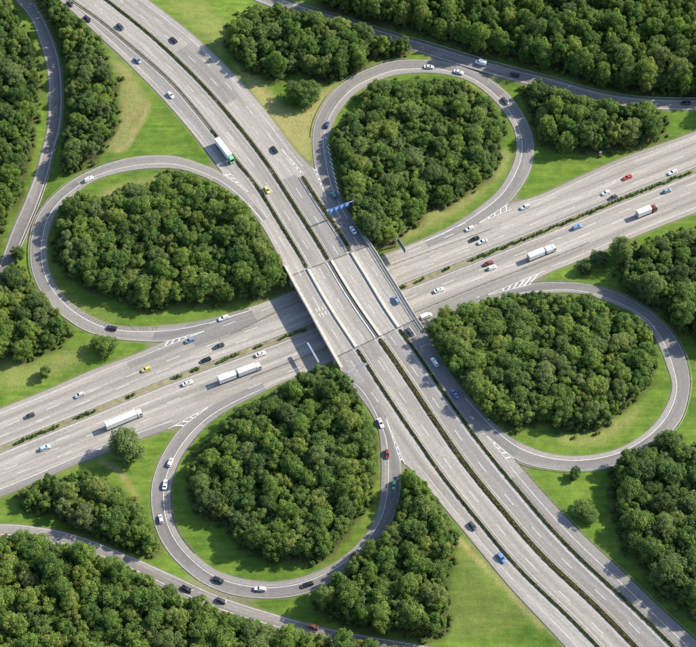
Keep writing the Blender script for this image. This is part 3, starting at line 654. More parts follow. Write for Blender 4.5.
# chevrons in the gores: tip, nose corners (px), count
def quadstrip(a, b_, wd, z):
    a, b_ = np.array(a[:2]), np.array(b_[:2]); t = b_-a; t /= np.linalg.norm(t); n = np.array([-t[1], t[0]])*wd/2
    return np.array([[*(a+n), z], [*(b_+n), z]]), np.array([[*(a-n), z], [*(b_-n), z]])
def gore(tip, c1, c2, n, z, parent, lead=.8):
    T, A, B = (unp(*p, z)[:2] for p in (tip, c1, c2)); out = []
    ln = np.linalg.norm((A+B)/2-T); n = max(4, int(ln*.72/2.6))
    for k in range(n):
        f = .28+.72*(k+.6)/n; g = max(.1, f-1.5/ln)
        a, b_ = T+(A-T)*f, T+(B-T)*g
        out.append(quadstrip(a, b_, .5, z))
    out += [quadstrip(T, A, .2, z), quadstrip(T, B, .2, z)]
    join_ribbons('gore_chevrons', out, M['paint'], parent)
gore((206, 330.5), (166, 341.5), (158, 349.5), 5, zq+.02, roadB)
gore((249, 193), (223, 174), (228, 170.5), 4, zp+.02, roadA)
gore((327, 199), (312.5, 167.5), (315.5, 166), 4, zp+.02, roadA)
gore((478, 223.5), (508, 204), (512, 209), 4, zq+.02, roadB)
gore((487, 295), (531, 284.5), (545, 270.5), 5, zq+.02, roadB)
gore((486, 435), (513.5, 458.5), (509, 463), 5, zp+.02, roadA)
gore((385, 416), (400.5, 462), (405, 464.5), 5, zp+.02, roadA)
gore((209, 406.5), (182, 427), (168, 429), 5, zq+.02, roadB)
gore((280, 147), (301, 175), (304, 174), 5, zp+.02, roadA)
out = []
for k in range(13):      # hatched inner shoulder of the top loop
    f = k/12; x = 324.5+(337-324.5)*f**1.2; y = 132+(190-132)*f
    p = unp(x, y, ZA)[:2]; q_ = unp(x+3.4-.8*f, y+4.0, ZA)[:2]
    i = np.argmin(((LOOPS['NE']['I'][:, :2]-p)**2).sum(1)); zz = LOOPS['NE']['I'][i, 2]+.03
    p = unp(x, y, zz)[:2]; q_ = unp(x+3.4-.8*f, y+4.0, zz)[:2]; out.append(quadstrip(p, q_, .5, zz))
join_ribbons('hatching', out, M['paint'], LOOPS['NE']['obj'])
out = []
for k in range(4):      # block marks on the bridge
    for j in range(2):
        p = unp(315.5+k*3.0+j*3.2, 309-k*1.1+j*4.8, ZA)[:2]; q_ = unp(317.5+k*3.0+j*3.2, 312.2-k*1.1+j*4.8, ZA)[:2]
        out.append(quadstrip(p, q_, .5, ZA+.046))
join_ribbons('block_marks', out, M['paintw'], roadA)
# repaved patches
def patch(ref, s0, s1, oa, ob, z, parent, mat):
    s = np.linspace(s0, s1, max(2, int((s1-s0)/2)+1)); a, b_ = (oa(s) if callable(oa) else oa+0*s), (ob(s) if callable(ob) else ob+0*s)
    obj('asphalt_patch', ribbon_mesh('asphalt_patch', tri3(ref.at(s, a), z), tri3(ref.at(s, b_), z), mat, uv=np.column_stack([s, a, b_])), parent)
zt = ZA+.012
patch(RA, S0, S1, aR, aL, zt, roadA, M['asphDeck'])
mp = M['asphPatch']; M['asphMid'] = asphalt('asphalt_patch_mid', (.175, .166, .157), (.235, .221, .205), .4, 5.9, .2)
md = M['asphMid']
patch(RA, S1+.1, S1+22, lerp(aL, a1, .02), lerp(aL, a1, .9), zt, roadA, md)
patch(RA, S1+.1, SE_, lambda s: 2.6+0*s, lambda s: a3(s)-2.2, zt, roadA, md)
patch(RA, S1+.1, S1+62, lambda s: a3(s)+1.5, lambda s: aR(s)-.4, zt, roadA, mp)
patch(RA, 6, sA(140, 26)+10, lambda s: lerp(aL, a1, .42)(s), lambda s: a1(s)-1.2, zt, roadA, md)
patch(RA, sA(140, 26)+10, sN-6, lambda s: lerp(aL, a1, .30)(s), lambda s: a1(s)-1.2, zt, roadA, md)
patch(RA, S1+.1, S1+9, lambda s: a1(s)+1.8, lambda s: -2.4+0*s, zt, roadA, md)
patch(RA, sA(172, 54), sA(222, 106), lambda s: 2.0+0*s, lambda s: aR(s)-6.0, zt, roadA, md)
patch(RA, sA(300, 215), S0-.3, lambda s: a3(s)+1.5, lambda s: aR(s)-1.0, zt, roadA, mp)
patch(RA, sA(279, 181), S0-.3, lambda s: 1.9+0*s, lambda s: a3(s)-1.9, zt, roadA, md)
patch(RA, sA(410, 384)+60, SE_, lambda s: lerp(a3, aR, .1)(s), lambda s: aR(s)-.3, zt, roadA, md)
patch(RB, sB(195, 345), sB(262, 330), lambda s: bts(s)+.6, lambda s: bT(s)-1.7, ZB+.012, roadB, mp)
patch(RB, e0, sB3-3, lambda s: bB(s)+.2, lambda s: bB(s)+3.0, ZB+.012, roadB, md)
patch(RB, sB(120, 350), sB(188, 333), lambda s: bT(s)-1.7, lambda s: bT(s)-6.0, ZB+.012, roadB, md)
patch(RB, sB(425, 320), sB(520, 280), lambda s: bB(s)+1.0, lambda s: bbs(s)-.8, ZB+.012, roadB, md)
# pale inner shoulder strips of the loops
def inner_strip(d, f0, f1, i0, i1, mat, nm='shoulder_strip'):
    I, O = d['I'][i0:i1], d['O'][i0:i1]
    obj(nm, ribbon_mesh(nm, lift(I*(1-f1)+O*f1, .008), lift(I*(1-f0)+O*f0, .008), mat), d['obj'])
M['asphS'] = asphalt('asphalt_shoulder', (.19, .178, .165), (.26, .242, .22), .3, 6.6, .2)
for k in ('NW', 'NE', 'SE', 'SW'): inner_strip(LOOPS[k], .01, .30 if k != 'SE' else .25, 20, len(LOOPS[k]['I'])-20, M['asphS'])
n = len(LOOPS['SE']['I']); inner_strip(LOOPS['SE'], .34, .92, int(n*.20), int(n*.52), mp, 'asphalt_patch'); inner_strip(LOOPS['SE'], .34, .9, int(n*.86), n-4, mp, 'asphalt_patch')
n = len(LOOPS['SW']['I']); inner_strip(LOOPS['SW'], .38, .95, int(n*.20), int(n*.42), mp, 'asphalt_patch')
n = len(LOOPS['NE']['I']); inner_strip(LOOPS['NE'], .38, .95, 8, int(n*.17), mp, 'asphalt_patch'); inner_strip(LOOPS['NE'], .38, .95, int(n*.60), int(n*.78), md, 'asphalt_patch')
n = len(LOOPS['NW']['I']); inner_strip(LOOPS['NW'], .05, .96, int(n*.18), int(n*.40), M['asphS'], 'asphalt_patch'); inner_strip(LOOPS['NW'], .36, .96, int(n*.62), int(n*.97), M['asphS'], 'asphalt_patch')

# ------------------------------------------------------------------ planted strips, hedges, guard rails
M['soil'] = simple('verge_soil', (.13, .115, .07), .95, 0, .35, .5)
M['soild'] = simple('median_soil_dark', (.085, .07, .045), .95, 0, .3, .6)
M['sand'] = simple('median_sand', (.185, .165, .088), .95, 0, .3, .35)
def strip(name, ref, s0, s1, off, wd, z, mat, label):
    s = np.linspace(s0, s1, max(2, int((s1-s0)/2))); o = off(s); V = []; F = []
    h = .14; half = [-wd/2, -wd/2+.12, wd/2-.12, wd/2]; hz = [0.0, h, h, 0.0]
    taper = np.clip(np.minimum(s-s0, s1-s)/2.0, .15, 1)
    for i in range(len(s)):
        for a, b_ in zip(half, hz): V.append((*ref.at(s[i], o[i]+a*taper[i]), z+b_+.01))
    for i in range(len(s)-1):
        for c in range(3): F.append((i*4+c, (i+1)*4+c, (i+1)*4+c+1, i*4+c+1))
    F = [f[::-1] for f in F]
    return tag(obj(name, mesh(name, V, F, mat)), label, 'verge', kind='structure')
def leaf_quads(P, Nrm, size, rng):
    n = len(P); r = rng.normal(size=(n, 3)); t = np.cross(Nrm, r); t /= np.linalg.norm(t, axis=1)[:, None]; b_ = np.cross(Nrm, t)
    sz = size[:, None]*.5; fold = Nrm*sz*.25
    V = np.stack([P-t*sz-b_*sz*.75, P+t*sz-b_*sz*.55+fold, P+t*sz*.8+b_*sz*.75, P-t*sz*.7+b_*sz*.65+fold], 1).reshape(-1, 3)
    F = np.arange(n*4).reshape(n, 4); return V, F
def leafy(name, V, F, lv, mat, lh=None):
    me = mesh(name, V, F, mat)
    if lh is not None: a = me.attributes.new('lh', 'FLOAT', 'FACE'); a.data.foreach_set('value', np.asarray(lh, np.float32))
    a = me.attributes.new('lv', 'FLOAT', 'FACE'); a.data.foreach_set('value', np.asarray(lv, np.float32)); return me
def hedge(name, ref, s0, s1, off, wd, ht, z, per_m, tint, label, gaps=.25):
    rng = np.random.default_rng(int(abs(s0*7+wd*31))); n = int((s1-s0)*per_m)
    s = rng.uniform(s0+.5, s1-.5, n)
    keep = (np.sin(s*.37+wd)+np.sin(s*.113+1)+rng.normal(size=n)*.6) > -2.0+gaps*3; s = s[keep]; n = len(s)
    a = rng.uniform(-1, 1, n); hh = ht*(.55+.45*np.sin(s*.9+np.sin(s*.31)*3)*.5+.2)*np.sqrt(np.clip(1-a*a*.8, 0, 1))
    P = np.column_stack([ref.at(s, off(s)+a*wd/2), z+.12+hh*rng.uniform(.25, 1, n)])
    nrm = np.column_stack([rng.normal(size=(n, 2))*.7, np.abs(rng.normal(size=n))+.5]); nrm /= np.linalg.norm(nrm, axis=1)[:, None]
    V, F = leaf_quads(P, nrm, rng.uniform(.25, .6, n), rng)
    o = obj(name, leafy(name, V, F, rng.uniform(0, 1, n), M['hedge'])); o['tint'] = tint
    return tag(o, label, 'hedge', kind='stuff')
strip('planted_strip', RA, 4, S0-.5, a1, 1.5, ZA, M['soil'], 'narrow planted strip left of the main carriageways above the bridge')
strip('planted_strip', RA, S1+.8, SE_, a1, 1.3, ZA, M['soil'], 'narrow planted strip left of the main carriageways below the bridge')
strip('median_strip', RA, 4, S0-.5, zero, 1.7, ZA, M['soil'], 'planted median of the upper motorway above the bridge')
strip('median_strip', RA, S1+.8, SE_, zero, 2.2, ZA, M['soild'], 'dark brown median of the upper motorway below the bridge')
strip('planted_strip', RA, sN2, S0-.5, a3, 1.9, ZA, M['soil'], 'short planted strip beside the blue sign gantry')
strip('planted_strip', RA, S1+.8, SE_, a3, 1.4, ZA, M['soil'], 'narrow planted strip right of the main carriageways below the bridge')
hedge('hedge', RA, sA(212, 129), S0-.6, a1, 1.0, .55, ZA, 26, .2, 'low green hedge left of the main carriageways above the bridge')
hedge('hedge', RA, S1+.8, SE_, a1, .8, .5, ZA, 40, .1, 'low green hedge left of the main carriageways below the bridge', .05)
hedge('hedge', RA, 4, S0-.6, zero, 1.0, .5, ZA, 34, .2, 'low green hedge in the median above the bridge', .1)
hedge('hedge', RA, S1+.8, SE_, zero, 1.5, .5, ZA, 42, .75, 'brownish growth in the median below the bridge', .05)
hedge('hedge', RA, sN2, S0-.6, a3, 1.4, .7, ZA, 34, .2, 'low hedge in the short strip beside the blue sign gantry', .1)
hedge('hedge', RA, S1+.8, SE_, a3, .9, .5, ZA, 44, .05, 'dark green hedge right of the main carriageways below the bridge', .05)
s2a, s2b = sB(322, 330), sB(392, 292)
strip('median_strip', RB, 4, RB.len-4, zero, 2.7, ZB, M['sand'], 'sandy median of the lower motorway')

def rail_path(P3, label, side=1, mat='steel', h=.75, post=4.0):
    """W-beam rail following a 3-D path"""
    P3 = np.asarray(P3); n = len(P3); T = np.gradient(P3[:, :2], axis=0); T /= np.linalg.norm(T, axis=1)[:, None]
    Nn = np.column_stack([-T[:, 1], T[:, 0]])*side
    prof = [(0, h-.31), (.05, h-.23), (0, h-.155), (.05, h-.08), (0, h), (-.05, h), (-.05, h-.31)]
    V = []; F = []; k = len(prof)
    for i in range(n):
        for a, zz in prof: V.append((*(P3[i, :2]+Nn[i]*(a+.07)), P3[i, 2]+zz))
    for i in range(n-1):
        for c in range(k): F.append((i*k+c, (i+1)*k+c, (i+1)*k+(c+1) % k, i*k+(c+1) % k))
    e = empty('guardrail', tuple(P3[0])); tag(e, label, 'guardrail')
    org = P3[0]; V = [tuple(np.array(v)-org) for v in V]
    obj('rail', mesh('rail', V, F, M[mat]), e)
    Ls = np.r_[0, np.cumsum(np.linalg.norm(np.diff(P3, axis=0), axis=1))]; mb = MB()
    for d in np.arange(.5, Ls[-1], post):
        p = np.array([np.interp(d, Ls, P3[:, c]) for c in range(3)])-org
        mb.box(p[0]-.05, p[0]+.05, p[1]-.05, p[1]+.05, p[2]-.35, p[2]+h-.02)
    tag(obj('posts', mb.me('posts', M[mat]), e), kind='stuff')
def so_path(ref, s0, s1, off, z):
    s = np.linspace(s0, s1, max(3, int((s1-s0)/2.5))); return tri3(ref.at(s, off(s)), z)
def grd(P):
    P = P.copy(); P[:, 2] = ground(P[:, 0], P[:, 1]); return P
def loop_side(d, f, i0, i1):
    I, O = d['I'][i0:i1:2], d['O'][i0:i1:2]; return grd(I*(1-f)+O*f)
n = len(LOOPS['NW']['I']); rail_path(loop_side(LOOPS['NW'], 1.07, int(n*.33), int(n*.72)), 'steel guardrail along the outer left side of the left loop')
n = len(LOOPS['SE']['I']); rail_path(loop_side(LOOPS['SE'], 1.07, int(n*.12), int(n*.86)), 'steel guardrail around the outside of the right loop')
n = len(LOOPS['SW']['I']); rail_path(loop_side(LOOPS['SW'], -.07, int(n*.62), int(n*.92)), 'dark steel guardrail on the inner left side of the bottom loop', mat='steeld')
n = len(LOOPS['NE']['I']); rail_path(loop_side(LOOPS['NE'], 1.07, int(n*.16), int(n*.42)), 'steel guardrail around the outer left side of the top loop')
rail_path(grd(so_path(RA, sG2+4, SE_, lambda s: aR(s)+.8, ZA)), 'dark steel guardrail along the lower right edge of the upper motorway', mat='steeld')
rail_path(so_path(RA, S1+2, SE_, lambda s: a3(s)+1.25, ZA), 'guardrail on the right side of the dark green hedge below the bridge', mat='steeld')
rail_path(so_path(RA, S1+2, SE_, lambda s: a1(s)+1.15, ZA), 'guardrail on the right side of the left hedge below the bridge', mat='steeld')
rail_path(so_path(RA, S1+2, SE_, lambda s: 1.5+0*s, ZA), 'guardrail on the right side of the brown median below the bridge', mat='steeld')
rail_path(so_path(RA, 4, S0-1, lambda s: 1.25+0*s, ZA), 'guardrail on the right side of the median above the bridge', mat='steeld')
rail_path(so_path(RA, 4, S0-1, lambda s: a1(s)+.95, ZA), 'guardrail left of the main carriageways above the bridge', -1)
rail_path(so_path(RA, sN2, S0-1, lambda s: a3(s)-1.15, ZA), 'guardrail beside the short planted strip near the blue sign gantry', -1)
rail_path(so_path(RB, sB(237, 345), sB(500, 240), bts, ZB), 'low steel guardrail dividing the upper carriageway of the lower motorway', mat='steeld')
rail_path(so_path(RB, sB(245, 365), sB(582, 232), bbs, ZB), 'low rusty guardrail dividing the lower carriageway of the lower motorway', mat='steeld')
for side, t in ((1, 'upper'), (-1, 'lower')):
    rail_path(so_path(RB, 4, RB.len-4, lambda s: side*1.5+0*s, ZB), 'guardrail along the %s side of the sandy median' % t, side)
rail_path(grd(lift(RAMPS['NER']['I'][::2]*1.10-RAMPS['NER']['O'][::2]*.10, 0)), 'steel guardrail between the top right ramp and the wood')
rail_path(grd(RAMPS['NWR']['O'][::2]*1.08-RAMPS['NWR']['I'][::2]*.08), 'steel guardrail along the right side of the top-left ramp')

# ------------------------------------------------------------------ bridge
mid = (S0+S1)/2; org2 = RA.at(mid, 0.0); zb_ = ZB-.3
br = empty('overpass_bridge', (org2[0], org2[1], 0)); tag(br, 'concrete bridge carrying the upper motorway over the lower one', 'bridge')
o3 = np.array([org2[0], org2[1], 0])
def so_box(name, s0, s1, oa, ob, z0, z1, mat, step=4.0, parent=br):
    s = np.linspace(s0, s1, max(2, int(abs(s1-s0)/step)+1)); a = oa(s) if callable(oa) else oa+0*s; b_ = ob(s) if callable(ob) else ob+0*s
    V = []
    for i in range(len(s)):
        pa, pb = RA.at(s[i], a[i]), RA.at(s[i], b_[i])
        V += [(*pa, z0), (*pb, z0), (*pb, z1), (*pa, z1)]
    V = [np.array(v)-o3 for v in V]; F = []
    for i in range(len(s)-1):
        for c in range(4): F.append((i*4+c, (i+1)*4+c, (i+1)*4+(c+1) % 4, i*4+(c+1) % 4))
    n = (len(s)-1)*4; F += [(0, 1, 2, 3), (n+3, n+2, n+1, n)]
    bmx = bmesh.new(); vs = [bmx.verts.new(v) for v in V]; bmx.verts.ensure_lookup_table()
    for f in F: bmx.faces.new([vs[i] for i in f])
    bmesh.ops.recalc_face_normals(bmx, faces=bmx.faces); me = bpy.data.meshes.new(name); bmx.to_mesh(me); bmx.free(); me.materials.append(mat)
    return obj(name, me, parent)
so_box('deck_slab', S0-.2, S1+.2, lambda s: aL(s)-.35, lambda s: aR(s)+.35, ZA-1.0, ZA-.55, M['concd'])
for f in np.linspace(.04, .96, 9):
    so_box('girder', S0+.2, S1-.2, lambda s: lerp(aL, aR, f)(s)-.5, lambda s: lerp(aL, aR, f)(s)+.5, ZA-2.0, ZA-1.0, M['concd'])
so_box('abutment', S0-.6, S0+1.4, lambda s: aL(s)-.25, lambda s: aR(s)+.25, -.6, ZA-1.01, M['concd'])
so_box('abutment', S1-1.4, S1+.6, lambda s: aL(s)-.25, lambda s: aR(s)+.25, -.6, ZA-1.01, M['concd'])
for (sx, dirn) in ((S0-.6, -1), (S1+.6, 1)):
    for oa in (aL, aR):
        sg = -1 if oa is aL else 1
        so_box('wing_wall', sx+dirn*.01, sx+dirn*7, lambda s: oa(s)+sg*.05, lambda s: oa(s)+sg*.40, 1.5, ZA+.05, M['concd'])
# outer parapets: ledge + rail
for oa, sg in ((aL, 1), (aR, -1)):
    so_box('parapet_ledge', S0-6, S1+6, lambda s: oa(s)-sg*.36, lambda s: oa(s)+sg*1.05, ZA-.54, ZA+.30, M['concrete'])
    so_box('parapet_wall', S0-6, S1+6, lambda s: oa(s)-sg*.34, lambda s: oa(s)-sg*.08, ZA+.30, ZA+1.0, M['concrete'])
    so_box('hand_rail', S0-6, S1+6, lambda s: oa(s)+sg*.93, lambda s: oa(s)+sg*1.01, ZA+.85, ZA+1.0, M['steel'])
    for q_ in np.arange(S0-5.5, S1+6, 3.0): so_box('rail_post', q_, q_+.1, lambda s: oa(s)+sg*.94, lambda s: oa(s)+sg*1.0, ZA+.30, ZA+.85, M['steel'])
for f, w1, w2 in ((a1, -.85, .95), (a3, -.85, .95)):
    so_box('separator_ledge', S0+.2, S1-.2, lambda s: f(s)+w1, lambda s: f(s)+w2, ZA+.013, ZA+.22, M['concrete'])
    so_box('separator_wall', S0+.2, S1-.2, lambda s: f(s)-.55, lambda s: f(s)-.35, ZA+.22, ZA+.62, M['concd'])
for w1, w2, w3 in ((-1.65, -.35, -.42), (.35, 1.65, .42)):
    so_box('median_ledge', S0+.2, S1-.2, w1, w2, ZA+.013, ZA+.24, M['concrete'])
    so_box('median_wall', S0+.2, S1-.2, w3-.14 if w3 < 0 else w3, w3 if w3 < 0 else w3+.14, ZA+.24, ZA+.6, M['concd'])
so_box('median_gap_shade', S0+.2, S1-.2, -.345, .345, ZA+.013, ZA+.06, M['joint'])  # dark strip: the shade of the open median slit put in as colour
for q_ in (S0, S1):
    so_box('expansion_joint', q_-.22, q_+.22, lambda s: aL(s)+1.06, lambda s: aR(s)-1.06, ZA+.013, ZA+.036, M['joint'], .44)
# pier row in the median below
sm = float(RA.so(unp(356, 307, ZB)[None])[0][0])
mA, mB_ = RA.at(sm, float(aL(sm))), RA.at(sm, float(aR(sm)))
for k in range(7):
    oo = float(lerp(aL, aR, .06+.88*k/6)(sm)); sb_, ob_ = RB.so(RA.at(sm, oo)[None]); p = RB.at(sb_[0], 0.0)
    mb = MB(); mb.tube((0, 0, ZB-.2), (0, 0, ZA-2.5), .5, .5, 14); obj('pier', mb.me('pier', M['concd'], False), br, (p[0]-o3[0], p[1]-o3[1], 0))
mb = MB(); pa = RB.at(RB.so(mA[None])[0][0]+1.0, 0.0); pb = RB.at(RB.so(mB_[None])[0][0]-1.0, 0.0); t = (pb-pa)/np.linalg.norm(pb-pa); nn_ = np.array([-t[1], t[0]])*.7
mb.add([(*(pa+nn_-org2), ZA-2.5), (*(pa-nn_-org2), ZA-2.5), (*(pb-nn_-org2), ZA-2.5), (*(pb+nn_-org2), ZA-2.5), (*(pa+nn_-org2), ZA-2.0), (*(pa-nn_-org2), ZA-2.0), (*(pb-nn_-org2), ZA-2.0), (*(pb+nn_-org2), ZA-2.0)],
       [(0, 3, 2, 1), (4, 5, 6, 7), (0, 1, 5, 4), (1, 2, 6, 5), (2, 3, 7, 6), (3, 0, 4, 7)])
obj('cap_beam', mb.me('cap_beam', M['concd']), br)

# ------------------------------------------------------------------ trees
def crown_mesh(name, seed, R=3.5, Ht=10.0, lobes=24, quads=3600, leaf=(.20, .44), low=.16, tall=False):
    rng = np.random.default_rng(seed); C = []; Rr = []; ph = rng.uniform(0, 6.28, 3)
    top = rng.uniform(.86, .95); cz = rng.uniform(.42, .52)
    for k in range(lobes):
        for _ in range(40):
            a = rng.uniform(0, 6.28); zf = rng.uniform(low+.04, top)
            prof = math.sqrt(max(.03, 1-((zf-cz)/(1.06-cz if zf > cz else cz-low+.12))**2))
            mod = 1+.20*math.sin(2*a+ph[0])+.13*math.sin(3*a+ph[1]+zf*4)
            rr = R*prof*mod*math.sqrt(rng.uniform(.08, 1))*.78; c = np.array([rr*math.cos(a), rr*math.sin(a), zf*Ht]); r = R*rng.uniform(.20, .36)
            if all(np.linalg.norm((c-c2)*[1, 1, .75]) > .58*(r+r2) for c2, r2 in zip(C, Rr)): break
        C.append(c); Rr.append(r)
    C, Rr = np.array(C), np.array(Rr)
    pk = rng.choice(len(C), quads, p=Rr**2/(Rr**2).sum())
    d = rng.normal(size=(quads, 3)); d[:, 2] = d[:, 2]*.9+.3; d /= np.linalg.norm(d, axis=1)[:, None]
    P = C[pk]+d*(Rr[pk]*rng.uniform(.66, 1.18, quads))[:, None]
    dd = np.linalg.norm(P[:, None]-C[None], axis=2)/Rr[None]; dd[np.arange(quads), pk] = 9; keep = dd.min(1) > .6
    P, d, pk = P[keep], d[keep], pk[keep]; n = len(P)
    nr = d*.8+rng.normal(size=(n, 3))*.5+np.array([0, 0, .35]); nr /= np.linalg.norm(nr, axis=1)[:, None]
    V, F = leaf_quads(P, nr, rng.uniform(leaf[0], leaf[1], n), rng); hue = rng.normal(0, .10, len(C)); hue[rng.random(len(C)) < .09] += .18; lh = list(hue[pk]+rng.normal(0, .05, n))
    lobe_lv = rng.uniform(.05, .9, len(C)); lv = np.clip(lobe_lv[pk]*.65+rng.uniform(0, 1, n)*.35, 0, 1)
    # inner leaf masses close the view through the crown
    V = list(map(tuple, V)); F = list(map(tuple, F)); lv = list(lv)
    ico = [(0, 0, 1), (.89, 0, .45), (.28, .85, .45), (-.72, .53, .45), (-.72, -.53, .45), (.28, -.85, .45), (.72, .53, -.45), (-.28, .85, -.45), (-.89, 0, -.45), (-.28, -.85, -.45), (.72, -.53, -.45), (0, 0, -1)]
    icf = [(0, 1, 2), (0, 2, 3), (0, 3, 4), (0, 4, 5), (0, 5, 1), (1, 6, 2), (2, 7, 3), (3, 8, 4), (4, 9, 5), (5, 10, 1), (2, 6, 7), (3, 7, 8), (4, 8, 9), (5, 9, 10), (1, 10, 6), (6, 11, 7), (7, 11, 8), (8, 11, 9), (9, 11, 10), (10, 11, 6)]
    for c, r, l_, h_ in zip(C, Rr, lobe_lv, hue):
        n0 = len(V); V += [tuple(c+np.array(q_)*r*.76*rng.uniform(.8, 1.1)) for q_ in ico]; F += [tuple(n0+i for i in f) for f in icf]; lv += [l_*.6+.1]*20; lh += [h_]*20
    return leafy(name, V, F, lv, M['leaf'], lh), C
def trunk_mesh(name, seed, C, Ht=10.0, r0=.26):
    rng = np.random.default_rng(seed); mb = MB()
    k = Vector((rng.uniform(-.2, .2), rng.uniform(-.2, .2), Ht*.38)); top = Vector((rng.uniform(-.4, .4), rng.uniform(-.4, .4), Ht*.74))
    mb.tube((0, 0, -.4), (0, 0, .3), r0*1.5, r0*1.05); mb.tube((0, 0, .3), k, r0*1.05, r0*.75); mb.tube(k, top, r0*.75, r0*.3)
    for c in C[np.argsort(C[:, 2])[:6]]:
        a = k.lerp(top, float(rng.uniform(0, .5))); mb.tube(a, Vector(c), r0*.4, r0*.12, 6)
    return mb.me(name, M['bark'])
CR = []; TK = []
for k in range(7):
    c, C = crown_mesh('crown', 100+k*7, lobes=[24, 28, 20, 26, 30, 22, 25][k], low=[.18, .14, .22, .18, .12, .2, .16][k]); CR.append(c); TK.append(trunk_mesh('trunk', 300+k, C))
def crown_big(name, seed, tall=False):
    rng = np.random.default_rng(seed); ph = rng.uniform(0, 6.28, 3); R, Ht = 3.5, 10.0; C = []; Rr = []
    for k in range(78):
        for _ in range(30):
            a = rng.uniform(0, 6.28); zf = rng.uniform(.14, .94) if k > 14 else rng.uniform(.72, .95)
            prof = math.sqrt(max(.02, 1-((zf-.45)/.55)**2)) if not tall else math.sqrt(max(.02, 1-((zf-.52)/.50)**2))
            rr = R*prof*math.sqrt(rng.uniform(.02 if zf > .6 else .3, 1))*.84*(1+.17*math.sin(2*a+ph[0])+.12*math.sin(3*a+ph[1]+zf*3)); c = np.array([rr*math.cos(a), rr*math.sin(a), zf*Ht]); r = R*rng.uniform(.17, .27)
            if all(np.linalg.norm(c-c2) > .6*(r+r2) for c2, r2 in zip(C, Rr)): break
        C.append(c); Rr.append(r)
    C, Rr = np.array(C), np.array(Rr); q = 9500
    pk = rng.choice(len(C), q, p=Rr**2/(Rr**2).sum()); d = rng.normal(size=(q, 3)); d[:, 2] += .3; d /= np.linalg.norm(d, axis=1)[:, None]
    P = C[pk]+d*(Rr[pk]*rng.uniform(.7, 1.15, q))[:, None]
    nr = d*.8+rng.normal(size=(q, 3))*.5+np.array([0, 0, .3]); nr /= np.linalg.norm(nr, axis=1)[:, None]
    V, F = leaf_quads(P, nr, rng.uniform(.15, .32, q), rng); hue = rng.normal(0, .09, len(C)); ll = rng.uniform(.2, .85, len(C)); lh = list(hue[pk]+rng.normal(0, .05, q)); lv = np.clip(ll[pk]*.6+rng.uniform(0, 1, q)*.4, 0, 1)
    V = list(map(tuple, V)); F = list(map(tuple, F)); lv = list(lv)
    n0 = len(V); core = []
    for j in range(7):
        zf = .16+.64*j/6; prof = math.sqrt(max(.02, 1-((zf-.5)/.46)**2))
        for k in range(12): core.append((R*.55*prof*math.cos(k*.5236)*rng.uniform(.8, 1.1), R*.55*prof*math.sin(k*.5236)*rng.uniform(.8, 1.1), zf*Ht))
    V += core
    for j in range(6):
        for k in range(12): F.append((n0+j*12+k, n0+j*12+(k+1) % 12, n0+(j+1)*12+(k+1) % 12, n0+(j+1)*12+k)); lv.append(.4); lh.append(0)
    V.append((0, 0, .82*Ht))
    for k in range(12): F.append((n0+72+k, n0+72+(k+1) % 12, len(V)-1)); lv.append(.4); lh.append(0)
    return leafy(name, V, F, lv, M['leaf'], lh), C
bigs = []
for k in range(3):
    c, C = crown_big('crown', 910+k); bigs.append((c, trunk_mesh('trunk', 920+k, C)))
c, C = crown_big('crown', 930, True); tall = (c, trunk_mesh('trunk', 931, C))
CR += [b_[0] for b_ in bigs]; TK += [b_[1] for b_ in bigs]
def tree(x, y, z, r, h, tint, cm, tm, label, group=None, rot=None, pale=0.0):
    e = empty('broadleaf_tree', (x, y, z), random.uniform(0, 6.28) if rot is None else rot); tag(e, label, 'tree', group)
    sc = (r/3.5, r/3.5, h/10)
    t_ = obj('trunk', tm, e); t_.scale = sc
    c_ = obj('crown', cm, e); c_.scale = sc; c_['tint'] = float(tint); c_['pale'] = float(pale)
    return c_, t_
src = {}
nb = 0
for i, (px, py, r, h, tint, shp, lab) in enumerate(SINGLES):
    p = unp(px, py, 3+.5*h)
    for _k in range(4): p = unp(px, py, float(ground(p[0], p[1]))+.5*h)
    z = float(ground(p[0], p[1]))
    if shp == 'big': cm, tm = bigs[nb % 3]; nb += 1
    elif shp == 'tall': cm, tm = tall
    else: cm, tm = CR[shp], TK[shp]
    tree(p[0], p[1], z, r, h, tint, cm, tm, lab, pale=.55 if 'pale' in lab else .12)
def PALE(i): return (.55 if (i*7919) % 11 == 0 else .30 if (i*7919) % 11 < 3 else .10)*(((i*104729) % 17)/17*.5+.6)
def shade(t): return 'dark green' if t < .36 else 'mid green' if t < .58 else 'light green' if t < .78 else 'yellowish'
def vis(t):
    qx, qy = proj(np.array([t[0], t[1], t[2]+.5*t[4]])); return in_frame(qx, qy, 4)
order = sorted(range(len(TREES)), key=lambda i: -(TREES[i][3]*(1.0 if vis(TREES[i]) else .01)*(1-.0009*TREES[i][1])))
own = dict.fromkeys(order[:286])
for k in range(10):
    if not any(TREES[i][6] == k for i in own): own[next(i for i in order if TREES[i][6] == k)] = None
rest = []; buckets = {}
cen = {}
for gi in range(len(GROVES)):
    q_ = [proj1(TREES[i][0], TREES[i][1], TREES[i][2]+.5*TREES[i][4]) for i in own if TREES[i][7] == gi]
    if q_: cen[gi] = (np.array(q_).min(0), np.array(q_).max(0))
def part_of(i):
    t = TREES[i]; a, b_ = proj1(t[0], t[1], t[2]+.5*t[4]); lo, hi = cen[t[7]]; u, v = (np.array([a, b_])-lo)/np.maximum(hi-lo, 1)
    if hi[0]-lo[0] > 120 or hi[1]-lo[1] > 90: c1 = 'left' if u < .34 else 'right' if u > .66 else 'middle'; c2 = 'upper' if v < .34 else 'lower' if v > .66 else ''
    else: c1 = 'left' if u < .5 else 'right'; c2 = 'upper' if v < .5 else 'lower'
    return (c2+' '+c1).strip()
